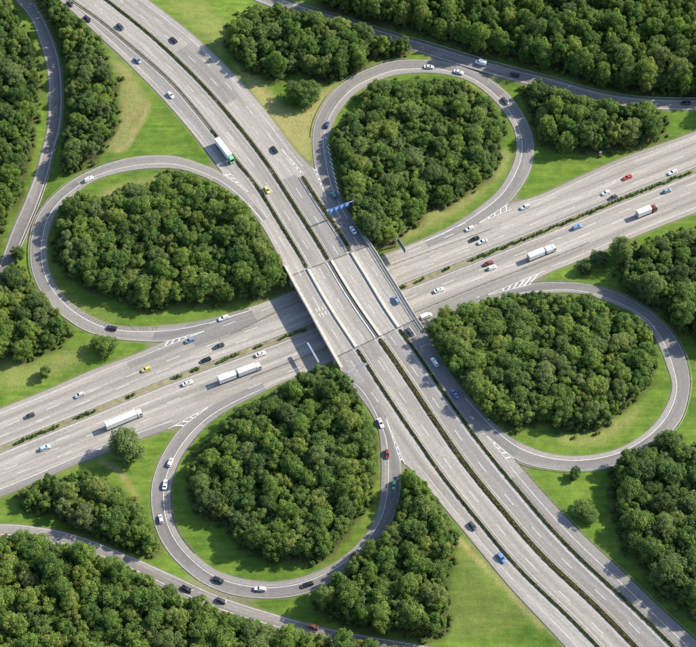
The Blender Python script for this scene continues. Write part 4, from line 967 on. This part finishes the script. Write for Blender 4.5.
for i in own: buckets.setdefault((TREES[i][7], shade(TREES[i][5]), part_of(i)), []).append(i)
for (gi, sh, pt_), ids in buckets.items():
    ids.sort(key=lambda i: proj1(TREES[i][0], TREES[i][1], TREES[i][2])[0]); nm = GROVES[gi][0]
    for j, i in enumerate(ids):
        x, y, z, r, h, t, v, _g = TREES[i]
        num = ['', '', 'two', 'three', 'four', 'five', 'six', 'seven', 'eight', 'nine', 'ten', 'eleven', 'twelve', 'thirteen', 'fourteen']
        k_ = len(ids); o_ = 'leftmost' if j == 0 else 'rightmost' if j == k_-1 else 'second from right' if j == k_-2 and k_ > 4 else ('%s from left' % ['', 'second', 'third', 'fourth', 'fifth', 'sixth', 'seventh', 'eighth', 'ninth', 'tenth', 'eleventh', 'twelfth', 'thirteenth'][min(j, 12)]) if k_ > 3 else 'middle'
        pre = 'large %s tree' % sh if k_ == 1 else '%s of %s large %s trees' % (o_, num[min(k_, 14)], sh)
        c_, t_ = tree(x, y, z, r, h, t, CR[v], TK[v], '%s, %s of %s' % (pre, pt_, nm), 'large %s trees in %s' % (sh, nm), pale=PALE(i))
        src.setdefault(v, (c_, t_))
for i, (x, y, z, r, h, t, v, gi) in enumerate(TREES):
    if i not in own: rest.append((x, y, z, r, h, t, v, PALE(i)))
# all the other trees of the woods: one object
rest = np.array(rest)
pm = bpy.data.meshes.new('woodland_trees'); pm.from_pydata([tuple(p) for p in rest[:, :3]], [], [])
def pattr(n, ty, vals):
    a = pm.attributes.new(n, ty, 'POINT'); a.data.foreach_set('vector' if ty == 'FLOAT_VECTOR' else 'value', vals)
pattr('tint', 'FLOAT', rest[:, 5].astype(np.float32)); pattr('pale', 'FLOAT', rest[:, 7].astype(np.float32)); pattr('kind_index', 'INT', rest[:, 6].astype(np.int32))
pattr('tree_scale', 'FLOAT_VECTOR', np.column_stack([rest[:, 3]/3.5, rest[:, 3]/3.5, rest[:, 4]/10]).astype(np.float32).ravel())
pattr('tree_turn', 'FLOAT_VECTOR', np.column_stack([np.zeros(len(rest)), np.zeros(len(rest)), np.random.uniform(0, 6.28, len(rest))]).astype(np.float32).ravel())
fo = tag(obj('woodland_trees', pm), 'smaller trees and undergrowth filling the woods between the large trees', 'trees', kind='stuff')
ng = bpy.data.node_groups.new('plant_trees', 'GeometryNodeTree')
ng.interface.new_socket('Geometry', in_out='INPUT', socket_type='NodeSocketGeometry'); ng.interface.new_socket('Geometry', in_out='OUTPUT', socket_type='NodeSocketGeometry')
gi_ = ng.nodes.new('NodeGroupInput'); go = ng.nodes.new('NodeGroupOutput'); jn = ng.nodes.new('GeometryNodeJoinGeometry')
def named(n, ty):
    a = ng.nodes.new('GeometryNodeInputNamedAttribute'); a.data_type = ty; a.inputs['Name'].default_value = n; return a.outputs[0]
scl_, trn, kid = named('tree_scale', 'FLOAT_VECTOR'), named('tree_turn', 'FLOAT_VECTOR'), named('kind_index', 'INT')
e2r = ng.nodes.new('FunctionNodeEulerToRotation'); ng.links.new(trn, e2r.inputs[0])
for k in range(10):
    cmp_ = ng.nodes.new('FunctionNodeCompare'); cmp_.data_type = 'INT'; cmp_.operation = 'EQUAL'
    ng.links.new(kid, cmp_.inputs[2]); cmp_.inputs[3].default_value = k
    for ob in src[k]:
        oi = ng.nodes.new('GeometryNodeObjectInfo'); oi.transform_space = 'ORIGINAL'; oi.inputs['Object'].default_value = ob
        ip = ng.nodes.new('GeometryNodeInstanceOnPoints')
        ng.links.new(gi_.outputs[0], ip.inputs['Points']); ng.links.new(cmp_.outputs[0], ip.inputs['Selection']); ng.links.new(oi.outputs['Geometry'], ip.inputs['Instance'])
        ng.links.new(e2r.outputs[0], ip.inputs['Rotation']); ng.links.new(scl_, ip.inputs['Scale']); ng.links.new(ip.outputs[0], jn.inputs[0])
ng.links.new(jn.outputs[0], go.inputs[0])
md_ = fo.modifiers.new('plant_trees', 'NODES'); md_.node_group = ng

# shrubs along the sandy median
def shrub_mesh(seed):
    rng = np.random.default_rng(seed); n = 420; C = np.column_stack([rng.uniform(-1.6, 1.6, 7), rng.uniform(-.35, .35, 7), rng.uniform(.35, .7, 7)]); pk = rng.integers(0, 7, n)
    d = rng.normal(size=(n, 3)); d[:, 2] = np.abs(d[:, 2]); d /= np.linalg.norm(d, axis=1)[:, None]; P = C[pk]+d*rng.uniform(.35, .65, n)[:, None]; P[:, 2] = np.maximum(P[:, 2], .05)
    nr = d+rng.normal(size=(n, 3))*.4; nr /= np.linalg.norm(nr, axis=1)[:, None]
    V, F = leaf_quads(P, nr, rng.uniform(.2, .42, n), rng); return leafy('foliage', V, F, rng.uniform(0, 1, n), M['leaf'])
SH = [shrub_mesh(50+k) for k in range(4)]
stem = MB()
for k in range(5): stem.tube((k*.6-1.2, 0, -.1), (k*.62-1.24, .1, .6), .05, .02, 5)
STM = stem.me('stem', M['bark'])
spots = [20, 26, 33, 40, 50, 56, 80, 86, 92, 131, 178, 196, 222, 230, 236, 259, 284, 293, 302]
spots = [(x, 0) for x in spots]+[(x, 0) for x in (402, 420, 447)]+[(x+random.uniform(-1, 1), 1) for x in np.arange(474, 694, 7.4)]
for q_, (x, hedge_like) in enumerate(spots):
    y = np.interp(x, [p[0] for p in BMED], [p[1] for p in BMED]); s_ = sB(x, y); p = RB.at(s_, random.uniform(-.3, .3)); t_ = RB.tan(s_)
    e = empty('median_shrub', (p[0], p[1], ZB+.15), math.atan2(t_[1], t_[0]))
    left = x < 340; nl = sum(1 for v in spots if v[0] < 340); k_ = q_+1 if left else q_-nl+1
    od = '%d%s' % (k_, 'th' if 10 < k_ < 20 else {1: 'st', 2: 'nd', 3: 'rd'}.get(k_ % 10, 'th'))
    tag(e, 'low green shrub on the sandy median, %s from the left picture edge' % od if left else 'low shrub on the sandy median, %s to the right of the bridge' % od, 'shrub', 'median shrubs left of the bridge' if left else 'median shrubs right of the bridge')
    f = obj('foliage', SH[q_ % 4], e); f.scale = (random.uniform(.8, 1.25), random.uniform(.8, 1.2), random.uniform(.7, 1.2)); f['tint'] = random.uniform(.15, .6)
    obj('stem', STM, e)
# rough tufts of tall grass and weeds
rng = np.random.default_rng(5); cand = rng.uniform([GX0+5, GY0+5], [GX1-5, GY1-5], (170000, 2))
gi0 = ((cand[:, 0]-GX0)/GS).astype(int); gj0 = ((cand[:, 1]-GY0)/GS).astype(int)
pr = .02+.30*dry[gj0, gi0]+.5*np.clip(wood[gj0, gi0]*(1-wood[gj0, gi0])*4, 0, 1); pr[FIX[gj0, gi0]] = 0
kp = rng.random(len(cand)) < pr; cand = cand[kp]; dr = dry[gj0, gi0][kp]; n = len(cand)
P = np.repeat(np.column_stack([cand, ground(cand[:, 0], cand[:, 1])]), 4, 0); P[:, :2] += rng.normal(size=(n*4, 2))*.35; P[:, 2] += rng.uniform(.03, .16, n*4)
nr = rng.normal(size=(n*4, 3))*.45; nr[:, 2] = np.abs(nr[:, 2])+.7; nr /= np.linalg.norm(nr, axis=1)[:, None]
V, F = leaf_quads(P, nr, rng.uniform(.10, .26, n*4), rng)
m, N, L, b = new_mat('weeds'); at = N.new('ShaderNodeAttribute'); at.attribute_name = 'lv'
r_ = N.new('ShaderNodeValToRGB'); L.new(at.outputs['Fac'], r_.inputs[0]); r_.color_ramp.elements[0].color = (.10, .15, .03, 1); r_.color_ramp.elements[1].color = (.26, .21, .10, 1)
L.new(r_.outputs[0], b.inputs['Base Color']); b.inputs['Roughness'].default_value = .9
tag(obj('weed_tufts', leafy('weed_tufts', V, F, np.clip(np.repeat(dr, 4)*.7+rng.uniform(0, .45, n*4), 0, 1), m)), 'rough tufts of tall grass and weeds on the verges', 'weeds', kind='stuff')

# ------------------------------------------------------------------ vehicles
def loft(sec):
    """sections: (x, half width bottom, half width mid, half width top, z bottom, z mid, z top)"""
    mb = MB(); V = []; F = []
    for (x, wb, wm, wt, z0, z1, z2) in sec:
        V += [(x, -wb, z0), (x, -wm, (z0*.4+z1*.6)), (x, -wm*.98, z1), (x, -wt, z2), (x, 0, z2+.03), (x, wt, z2), (x, wm*.98, z1), (x, wm, (z0*.4+z1*.6)), (x, wb, z0)]
    k = 9
    for i in range(len(sec)-1):
        for c in range(k): F.append((i*k+c, i*k+(c+1) % k, (i+1)*k+(c+1) % k, (i+1)*k+c))
    n = (len(sec)-1)*k; F += [tuple(range(k-1, -1, -1)), tuple(range(n, n+k))]
    bmx = bmesh.new(); vs = [bmx.verts.new(v) for v in V]
    for f in F: bmx.faces.new([vs[i] for i in f])
    bmesh.ops.recalc_face_normals(bmx, faces=bmx.faces); return bmx
def bm_me(bmx, name, mat, smooth=True):
    me = bpy.data.meshes.new(name); bmx.to_mesh(me); bmx.free(); me.materials.append(mat)
    if smooth:
        me.polygons.foreach_set('use_smooth', [True]*len(me.polygons)); me.set_sharp_from_angle(angle=math.radians(38))
    return me
WH = MB().tube((0, -.11, 0), (0, .11, 0), .32, .32, 14).me('wheel', M['tyre']); RM = MB().tube((0, -.118, 0), (0, .118, 0), .19, .19, 10).me('rim', M['rim'])
HLm = MB().box(-.06, .10, -.17, .17, -.07, .07).me('headlight', M['lamp']); TLm = MB().box(-.08, .05, -.14, .14, -.09, .09).me('taillight', M['tail'])
KIND = {}
def car_kind(key, Ln, Wd, Hh, hood, belt, ws, roof_f, roof_r, rear, tailz):
    h = Ln/2; w_ = Wd/2
    body = bm_me(loft([(-h, .70*w_, .80*w_, .72*w_, .36, .6, tailz-.14), (-h+.14, .86*w_, .95*w_, .84*w_, .27, .62, tailz), (-h+.75, .92*w_, w_, .88*w_, .2, .68, belt), (ws-.05, .92*w_, w_, .88*w_, .2, .68, belt),
        (ws+.35, .92*w_, w_, .86*w_, .2, .66, hood+.05), (h-.55, .90*w_, .98*w_, .80*w_, .22, .62, hood-.06), (h-.14, .82*w_, .90*w_, .68*w_, .27, .52, hood-.2), (h, .62*w_, .74*w_, .55*w_, .36, .5, hood-.33)]), 'body', M['paintcar'])
    wb, wt = .83*w_, .66*w_; mb = MB(); mb.frustum((rear, ws+.22, -wb, wb, belt-.02), (roof_r, roof_f, -wt, wt, Hh-.05)); win = mb.me('windows', M['glass'])
    mb = MB(); mb.frustum((roof_r-.05, roof_f+.06, -wt-.04, wt+.04, Hh-.06), (roof_r+.12, roof_f-.12, -wt+.1, wt-.1, Hh))
    for sy in (-1, 1):
        for (xa, xb) in ((ws+.22, roof_f), (rear, roof_r), ((ws+rear)/2, (roof_f+roof_r)/2)):
            mb.tube((xa, sy*(wb+.005), belt-.02), (xb, sy*(wt+.01), Hh-.05), .05, .045, 5)
    KIND[key] = dict(body=body, win=win, roof=mb.me('roof', M['paintcar']), h=h, w=w_, hood=hood, tail=tailz, wx=(h-.82, -h+.80))
car_kind('hatch', 4.15, 1.76, 1.47, .92, .98, .85, .20, -1.55, -1.95, .98)
car_kind('sedan', 4.65, 1.82, 1.44, .92, .97, .80, .12, -1.0, -1.72, 1.0)
car_kind('estate', 4.7, 1.82, 1.49, .93, .99, .85, .20, -1.85, -2.22, 1.0)
car_kind('suv', 4.55, 1.88, 1.72, 1.08, 1.14, .85, .22, -1.75, -2.1, 1.1)
car_kind('van', 5.4, 2.0, 2.25, 1.20, 1.25, 1.55, 1.05, -2.6, -2.66, 1.3)
bmx = bmesh.new(); bmesh.ops.create_cube(bmx, size=1, matrix=Matrix.Translation((-.98, 0, 1.62)) @ Matrix.Diagonal((3.3, 1.86, 1.36, 1)))
bmesh.ops.bevel(bmx, geom=bmx.edges[:], offset=.10, segments=2, affect='EDGES'); VANB = bm_me(bmx, 'cargo_body', M['paintcar'])
PALETTE = dict(white=(.78, .78, .76), silver=(.50, .51, .52), grey=(.20, .21, .22), dark=(.045, .048, .055), black=(.015, .015, .018), blue=(.09, .19, .38), navy=(.02, .04, .12), lightblue=(.32, .48, .66),
               red=(.45, .035, .03), darkred=(.16, .025, .02), yellow=(.62, .52, .10), teal=(.04, .24, .26), green=(.16, .48, .22), bluegrey=(.15, .21, .30), orange=(.42, .10, .03))
def car(px, py, road, kind, colr, label):
    z, ang, p = locate(px, py, road)
    K = KIND[kind]; e = empty({'hatch': 'hatchback_car', 'sedan': 'saloon_car', 'estate': 'estate_car', 'suv': 'sport_utility_car', 'van': 'delivery_van'}[kind], (p[0], p[1], z), ang)
    tag(e, label, 'van' if kind == 'van' else 'car', 'vehicles driving on the roads')
    for nm, mm_ in (('body', K['body']), ('roof', K['roof'])): o = obj(nm, mm_, e); o.color = (*PALETTE[colr], 1)
    obj('windows', K['win'], e)
    if kind == 'van':
        o = obj('cargo_body', VANB, e); o.color = (*PALETTE[colr], 1)
    for x in K['wx']:
        for sy in (-1, 1):
            w_ = obj('wheel', WH, e, (x, sy*(K['w']-.09), .32)); obj('rim', RM, w_)
    for sy in (-1, 1):
        obj('headlight', HLm, e, (K['h']-.12, sy*K['w']*.56, K['hood']-.30)); obj('taillight', TLm, e, (-K['h']+.06, sy*K['w']*.66, K['tail']-.2))
def locate(px, py, road):
    """stand a vehicle whose middle shows at this pixel on its road, along the lane"""
    if road in ('SB', 'NB'):
        p = unp(px, py, ZA+.6); s = RA.so(p[None])[0][0]; t = RA.tan(s)*(1 if road == 'SB' else -1); z = ZA+.03
    elif road in ('EB', 'WB'):
        p = unp(px, py, ZB+.6); s = RB.so(p[None])[0][0]; t = RB.tan(s)*(1 if road == 'EB' else -1); z = ZB+.03
    else:
        d = LOOPS.get(road) or RAMPS.get(road); C = (d['I']+d['O'])/2; z = 3.0
        for _ in range(5):
            p = unp(px, py, z+.6); i = int(np.argmin(((C[:, :2]-p[:2])**2).sum(1))); z = C[i, 2]
        i = min(max(i, 1), len(C)-2); t = C[i+1, :2]-C[i-1, :2]; z += .015
    return z, math.atan2(t[1], t[0]), p
CARS = [
 (70.4, 3.6, 'SB', 'hatch', 'dark', 'dark car nearest the top edge on the left carriageway of the upper motorway'),
 (87.5, 18.7, 'SB', 'sedan', 'black', 'black car beside the treetops, second from the top on the left carriageway'),
 (120.3, 26.8, 'SB', 'suv', 'dark', 'dark car on the main carriageway left of the median at the top'),
 (137.5, 60.4, 'SB', 'hatch', 'bluegrey', 'grey blue car beside the dry grass triangle on the left carriageway'),
 (173.6, 39.8, 'NB', 'sedan', 'black', 'black car alone on the right-hand carriageway near the top'),
 (170.6, 95, 'SB', 'hatch', 'white', 'small white car on the left carriageway above the long green-cabbed lorry'),
 (267, 190, 'SB', 'hatch', 'yellow', 'yellow car on the upper motorway above the bridge'),
 (274.4, 149.5, 'NB', 'sedan', 'black', 'black car beside the row of block markings above the bridge'),
 (333.7, 195.4, 'NB', 'hatch', 'teal', 'teal car just above the blue sign gantry'),
 (353, 230, 'NB', 'sedan', 'white', 'white car just below the blue sign gantry'),
 (327, 124.7, 'NE', 'hatch', 'navy', 'dark blue car entering the top loop beside the hatched shoulder'),
 (429, 66.8, 'NE', 'sedan', 'white', 'left one of two white cars at the crest of the top loop'),
 (458.6, 72, 'NE', 'sedan', 'white', 'right one of two white cars at the crest of the top loop'),
 (505, 101, 'NE', 'sedan', 'dark', 'dark car on the right side of the top loop'),
 (480.8, 62.8, 'NER', 'van', 'white', 'white delivery van on the top right ramp'),
 (514.6, 74.8, 'NER', 'sedan', 'black', 'black car right of the white van on the top right ramp'),
 (686, 103, 'NER', 'sedan', 'black', 'black car at the right end of the top right ramp'),
 (88.5, 179, 'NW', 'estate', 'white', 'white car on the upper left curve of the left loop'),
 (111.7, 328, 'NW', 'estate', 'black', 'black car on the lower curve of the left loop'),
 (223.5, 318, 'WB', 'estate', 'white', 'white car on the outer lane just below the left grove'),
 (189.7, 340.5, 'WB', 'hatch', 'bluegrey', 'blue grey car on the chevrons where the left loop leaves the lower motorway'),
 (219, 346, 'WB', 'sedan', 'dark', 'dark car left of the bridge shadow, upper one of two'),
 (205.8, 360, 'WB', 'estate', 'black', 'black car next to the sandy median, lower one of two dark cars'),
 (146, 369.3, 'WB', 'hatch', 'yellow', 'pale yellow car on the left part of the lower motorway'),
 (79.5, 395, 'WB', 'hatch', 'silver', 'silver car second from the left on the upper side of the lower motorway'),
 (29.8, 415.6, 'WB', 'hatch', 'dark', 'dark car at the far left on the upper side of the lower motorway'),
 (260.7, 354, 'EB', 'sedan', 'white', 'white car beside the sandy median above the double-box truck'),
 (187.7, 383, 'EB', 'sedan', 'white', 'white car behind the double-box truck near the sandy median'),
 (44.9, 447.7, 'EB', 'estate', 'lightblue', 'pale blue car at the far left on the lower side of the lower motorway'),
 (396, 300, 'NB', 'estate', 'bluegrey', 'grey blue car crossing the bridge'),
 (409.8, 331.8, 'NB', 'sedan', 'dark', 'dark car at the lower right joint of the bridge'),
 (434.7, 362, 'NB', 'estate', 'white', 'white car in the shade of the right grove below the bridge'),
 (455, 394, 'NB', 'sedan', 'blue', 'blue car joining from the right loop below the bridge'),
 (426, 316.5, 'EB', 'van', 'white', 'white van emerging from under the right side of the bridge'),
 (439, 290, 'EB', 'sedan', 'white', 'white car on the lower motorway just right of the bridge'),
 (489, 263, 'EB', 'sedan', 'darkred', 'dark car beside a white car right of the bridge below the median'),
 (492, 267.6, 'EB', 'hatch', 'white', 'white car beside the dark car right of the bridge below the median'),
 (577, 227, 'EB', 'estate', 'blue', 'blue car below the median shrubs on the right'),
 (667.3, 190.8, 'EB', 'hatch', 'bluegrey', 'grey blue car just below the median near the right edge'),
 (469.7, 228.6, 'WB', 'hatch', 'white', 'white car on the outer lane where the top loop joins the lower motorway'),
 (474.3, 239, 'WB', 'sedan', 'black', 'black car above the white car near the join of the top loop'),
 (482.4, 241.7, 'WB', 'sedan', 'silver', 'silver car side by side with the black car near the join of the top loop'),
 (525, 207, 'WB', 'estate', 'silver', 'silver car near the grass tip where the top loop joins'),
 (627.4, 177.3, 'WB', 'sedan', 'red', 'red car on the upper right motorway'),
 (606, 192.8, 'WB', 'hatch', 'white', 'white car below left of the red car'),
 (613, 197.4, 'WB', 'hatch', 'dark', 'dark car just above the median shrubs beside a white car'),
 (672.7, 172.3, 'WB', 'estate', 'white', 'white car above the median near the right edge'),
 (380.6, 423, 'SW', 'sedan', 'white', 'white car entering the bottom loop from the motorway'),
 (387.2, 454, 'SW', 'hatch', 'darkred', 'dark red car on the right side of the bottom loop'),
 (394, 485, 'SW', 'hatch', 'green', 'bright green car on the right side of the bottom loop'),
 (354.8, 554.6, 'SW', 'sedan', 'black', 'black car half hidden by trees on the lower right of the bottom loop'),
 (307.6, 584.4, 'SW', 'estate', 'black', 'black car right of the white car at the foot of the bottom loop'),
 (260, 588.8, 'SW', 'estate', 'white', 'white car at the foot of the bottom loop'),
 (218, 579.8, 'SW', 'sedan', 'black', 'black car left of the white car at the foot of the bottom loop'),
 (160.7, 519, 'SW', 'hatch', 'silver', 'silver car on the left side of the bottom loop, lowest of three'),
 (165, 484.6, 'SW', 'sedan', 'white', 'white car on the left side of the bottom loop, middle one of three'),
 (170.2, 462.4, 'SW', 'hatch', 'white', 'white car on the left side of the bottom loop, highest of three'),
 (186.9, 588.8, 'SWR', 'sedan', 'black', 'black car on the bottom left ramp, left one of two'),
 (221.5, 600.5, 'SWR', 'hatch', 'dark', 'dark car on the bottom left ramp, right one of two'),
 (313.2, 626.3, 'SWR', 'sedan', 'orange', 'orange red car on the bottom left ramp'),
 (472.7, 526, 'SB', 'hatch', 'dark', 'small dark car on the left carriageway beside the wedge-shaped grove'),
 (501.5, 558, 'SB', 'estate', 'blue', 'bright blue car on the left carriageway near the bottom'),
]
for c in CARS: car(*c)
TW = MB().tube((0, -.16, 0), (0, .16, 0), .5, .5, 14).me('wheel', M['tyre']); TR = MB().tube((0, -.17, 0), (0, .17, 0), .27, .27, 10).me('rim', M['rim'])
def truck(px, py, road, cabcol, label, parts, boxmat='tarp'):
    """parts: ('cab', x0, x1) / ('box', x0, x1, height) along the vehicle, front = +x"""
    z, ang, p = locate(px, py, road); e = empty('lorry', (p[0], p[1], z), ang); tag(e, label, 'lorry', 'lorries on the motorways')
    for q_ in parts:
        if q_[0] == 'cab':
            x0, x1 = q_[1:3]; mb = MB(); mb.frustum((x0, x1, -1.2, 1.2, .5), (x0, x1-.05, -1.2, 1.2, 1.7)); mb.frustum((x0, x1-.05, -1.2, 1.2, 1.7), (x0, x1-.45, -1.1, 1.1, 2.9)); mb.frustum((x0+.1, x1-.5, -1.05, 1.05, 2.9), (x0+.15, x1-1.1, -.95, .95, 3.45))
            o = obj('cab', mb.me('cab', M['paintcar']), e); o.color = (*PALETTE[cabcol], 1)
            mb = MB(); mb.frustum((x1-.3, x1-.02, -1.0, 1.0, 1.75), (x1-.6, x1-.38, -.95, .95, 2.75)); w_ = obj('windscreen', mb.me('windscreen', M['glass']), e)
            for sy in (-1, 1):
                obj('side_window', MB().box(x0+.6, x1-.55, sy*1.17-.05, sy*1.17+.05, 1.8, 2.5).me('side_window', M['glass']), e)
                obj('headlight', HLm, e, (x1-.02, sy*.85, .8)); obj('mirror', MB().box(x1-.5, x1-.38, sy*1.28-.1, sy*1.28+.1, 1.7, 2.4).me('mirror', M['black']), e)
            axles = [x0+.6, x1-.9]
        else:
            x0, x1, hh = q_[1:4]
            bmx = bmesh.new(); bmesh.ops.create_cube(bmx, size=1, matrix=Matrix.Translation(((x0+x1)/2, 0, (1.05+hh)/2)) @ Matrix.Diagonal((x1-x0, 2.5, hh-1.05, 1)))
            bmesh.ops.bevel(bmx, geom=bmx.edges[:], offset=.07, segments=2, affect='EDGES')
            bx = obj('cargo_box', bm_me(bmx, 'cargo_box', M[boxmat], False), e)
            mb = MB()
            for rx in np.arange(x0+.8, x1-.3, 1.3): mb.box(rx-.03, rx+.03, -1.27, 1.27, hh-.012, hh+.02)
            obj('roof_rib', mb.me('roof_rib', M['steel']), bx)
            obj('rear_door', MB().box(x0-.04, x0+.0, -1.15, 1.15, 1.15, hh-.12).me('rear_door', M['steel']), bx)
            obj('chassis', MB().box(x0+.1, x1-.1, -.55, .55, .62, 1.03).me('chassis', M['chassis']), e)
            axles = [x0+1.2, x0+2.5, x0+3.8] if x1-x0 > 9 else [x0+1.0, x1-1.0]
            for sy in (-1, 1): obj('taillight', TLm, e, (x0-.02, sy*1.0, .85))
        for a in axles:
            for sy in (-1, 1): w_ = obj('wheel', TW, e, (a, sy*1.05, .5)); obj('rim', TR, w_)
truck(225, 152.5, 'SB', 'green', 'long white lorry with a green cab on the left carriageway above the left loop', [('box', -7.2, 4.6, 3.9), ('cab', 5.0, 7.3)])
truck(124.5, 421, 'EB', 'white', 'long white lorry beside the large solitary tree on the lower left', [('box', -8.2, 5.4, 4.0), ('cab', 5.8, 8.1)])
truck(240, 374.8, 'EB', 'white', 'white double-box truck and trailer left of the bridge', [('box', -9.6, -2.0, 3.9), ('box', -.9, 7.2, 3.9), ('cab', 7.5, 9.7)])
truck(541, 254.5, 'EB', 'white', 'white truck with a box and short cab right of the bridge', [('box', -6.6, 1.2, 3.8), ('box', 2.2, 5.0, 3.3), ('cab', 5.2, 7.2)])
truck(648, 212, 'EB', 'darkred', 'white box truck with a dark red front at the right edge', [('box', -6.0, 1.0, 3.9), ('cab', 2.0, 4.2)])
# ------------------------------------------------------------------ signs and posts
def cantilever(base, tip_dir, length, h, label, panels, face, mat_front, mat_back, name='sign_gantry', truss=False, legmat='steel'):
    """post with an arm; panels hang on the arm facing 'face' (unit xy)"""
    z = base[2]; e = empty(name, (base[0], base[1], z)); tag(e, label, 'road sign')
    d = np.array(tip_dir)/np.linalg.norm(tip_dir); f = np.array(face)/np.linalg.norm(face)
    obj('post', MB().tube((0, 0, -.5), (0, 0, h+.3), .26, .2, 10).me('post', M[legmat]), e)
    if truss:
        mb = MB()
        for a, zz in ((-.22, h-.3), (.22, h-.3), (-.22, h+.3), (.22, h+.3)):
            p0 = f*a; mb.tube((*p0, zz), (*(d*length+p0), zz), .10, .10, 6)
        for k in range(int(length/1.3)+1):
            q0 = d*k*1.3
            mb.tube((*(q0-f*.22), h+.3), (*(q0+f*.22), h+.3), .05, .05, 5); mb.tube((*(q0-f*.22), h-.3), (*(q0-f*.22), h+.3), .05, .05, 5); mb.tube((*(q0+f*.22), h-.3), (*(q0+f*.22), h+.3), .05, .05, 5)
        obj('truss_arm', mb.me('truss_arm', M[legmat]), e)
    else: obj('arm', MB().tube((0, 0, h), (*(d*length), h+.1), .18, .12, 8).me('arm', M[legmat]), e)
    tilt = .22
    for (a, b_, z0, z1, glyph) in panels:
        def slab(nm, a, b_, z0, z1, t0, t1, mat, parent):
            V = []
            for t in (t0, t1):
                for (aa, zz) in ((a, z0), (b_, z0), (b_, z1), (a, z1)):
                    q_ = d*aa+f*(t+.35-(zz-h)*tilt*0); V.append((*q_, zz))
            return obj(nm, mesh(nm, V, [(0, 1, 2, 3), (7, 6, 5, 4), (0, 4, 5, 1), (1, 5, 6, 2), (2, 6, 7, 3), (3, 7, 4, 0)], mat), parent)
        pn = slab('sign_panel', a, b_, z0, z1, 0, .09, M[mat_front], e)
        slab('panel_back', a+.02, b_-.02, z0+.02, z1-.02, -.04, -.002, M[mat_back], pn)
        if glyph:
            w_ = b_-a; hh = z1-z0
            slab('border', a+.06*w_, b_-.06*w_, z1-.12*hh, z1-.07*hh, .094, .10, M['signwhite'], pn)
            slab('legend', a+.15*w_, b_-.3*w_, z0+.62*hh, z0+.76*hh, .094, .10, M['signwhite'], pn); slab('legend', a+.15*w_, b_-.15*w_, z0+.42*hh, z0+.54*hh, .094, .10, M['signwhite'], pn)
            slab('arrow_stem', (a+b_)/2-.07*w_, (a+b_)/2+.07*w_, z0+.08*hh, z0+.34*hh, .094, .10, M['signwhite'], pn)
    return e
tA = RA.tan(sA(343, 210)); nA = np.array([-tA[1], tA[0]])     # nA points to the right side
pt = RA.at(sA(350, 212), float(aR(sA(350, 212)))+2.2); zg = float(ground(pt[0], pt[1]))
cantilever((pt[0], pt[1], zg), -nA, 12.5, ZA-zg+7.0, 'blue overhead direction sign with white arrows on a cantilever above the right carriageway', [(2.2+k*2.6, 4.6+k*2.6, ZA-zg+5.2, ZA-zg+8.2, True) for k in range(4)], tA, 'signblue', 'signback')
s_ = sA(366, 372); pt = RA.at(s_, float(aL(s_))-.6); zg = float(ground(pt[0], pt[1])); tA2 = RA.tan(s_); nA2 = np.array([-tA2[1], tA2[0]])
cantilever((pt[0], pt[1], zg), nA2, 9.5, ZA-zg+6.0, 'pale lattice sign gantry over the left carriageway just below the bridge', [(4.0, 8.6, ZA-zg+5.0, ZA-zg+7.0, False)], -tA2, 'signblue', 'steel', truss=True)
s_ = sB(318, 366); s_ = float(RB.so(unp(319, 370, 0)[None])[0][0]); pt = RB.at(s_, float(bB(s_))-.9); tB = RB.tan(s_); nB = np.array([-tB[1], tB[0]]); zg = float(ground(pt[0], pt[1]))
cantilever((pt[0], pt[1], zg), nB, 11.0, 5.8-zg, 'pale lattice sign gantry over the lower motorway in the bridge shadow', [(5.0, 10.4, 4.9-zg, 6.2-zg, False)], -tB, 'signblue', 'steel', truss=True)
s_ = float(RB.so(unp(399, 252, 0)[None])[0][0]); pt = RB.at(s_, float(bT(s_))+2.0); zg = float(ground(pt[0], pt[1])); tB = RB.tan(s_)
cantilever((pt[0], pt[1], zg), -np.array([-tB[1], tB[0]]), 8.5, 6.0-zg, 'dark cantilever sign seen from behind over the lower motorway right of the bridge', [(1.2, 8.4, 4.6-zg, 7.4-zg, False)], tB, 'signblue', 'signback', legmat='steeld')
p = at_ground(600, 155); e = empty('small_sign', tuple(p)); tag(e, 'small white sign on a post at the edge of the upper right grove', 'road sign')
obj('post', MB().tube((0, 0, -.3), (0, 0, 2.4), .05, .05, 6).me('post', M['steel']), e); obj('plate', MB().box(-.55, .55, -.09, -.06, 1.4, 2.6).me('plate', M['signwhite']), e)
DP = MB().frustum((-.06, .06, -.06, .06, -.2), (-.05, .05, -.05, .05, 1.0)).me('post', M['whitepost']); DB = MB().box(-.064, .064, -.064, .064, .72, .9).me('black_band', M['black'])
for (px, py, lb) in ((84, 311, 'inside the left loop at its lower left'), (131.5, 325, 'inside the left loop beside the black car'), (178.5, 322, 'inside the left loop near where it leaves the motorway'),
                     (230.5, 572.5, 'inside the foot of the bottom loop, left one of a pair'), (243.6, 577, 'inside the foot of the bottom loop, right one of a pair'), (513.5, 435.5, 'inside the right loop near where it joins'),
                     (230, 597.6, 'on the strip between the bottom loop and the ramp'), (618, 567, 'on the verge below the lower right wood'), (108, 460, 'on the verge below the large solitary tree'), (663, 407, 'inside the right loop at its right side')):
    p = at_ground(px, py); e = empty('marker_post', tuple(p)); tag(e, 'small white marker post ' + lb, 'marker post', 'roadside marker posts'); obj('post', DP, e); obj('black_band', DB, e)
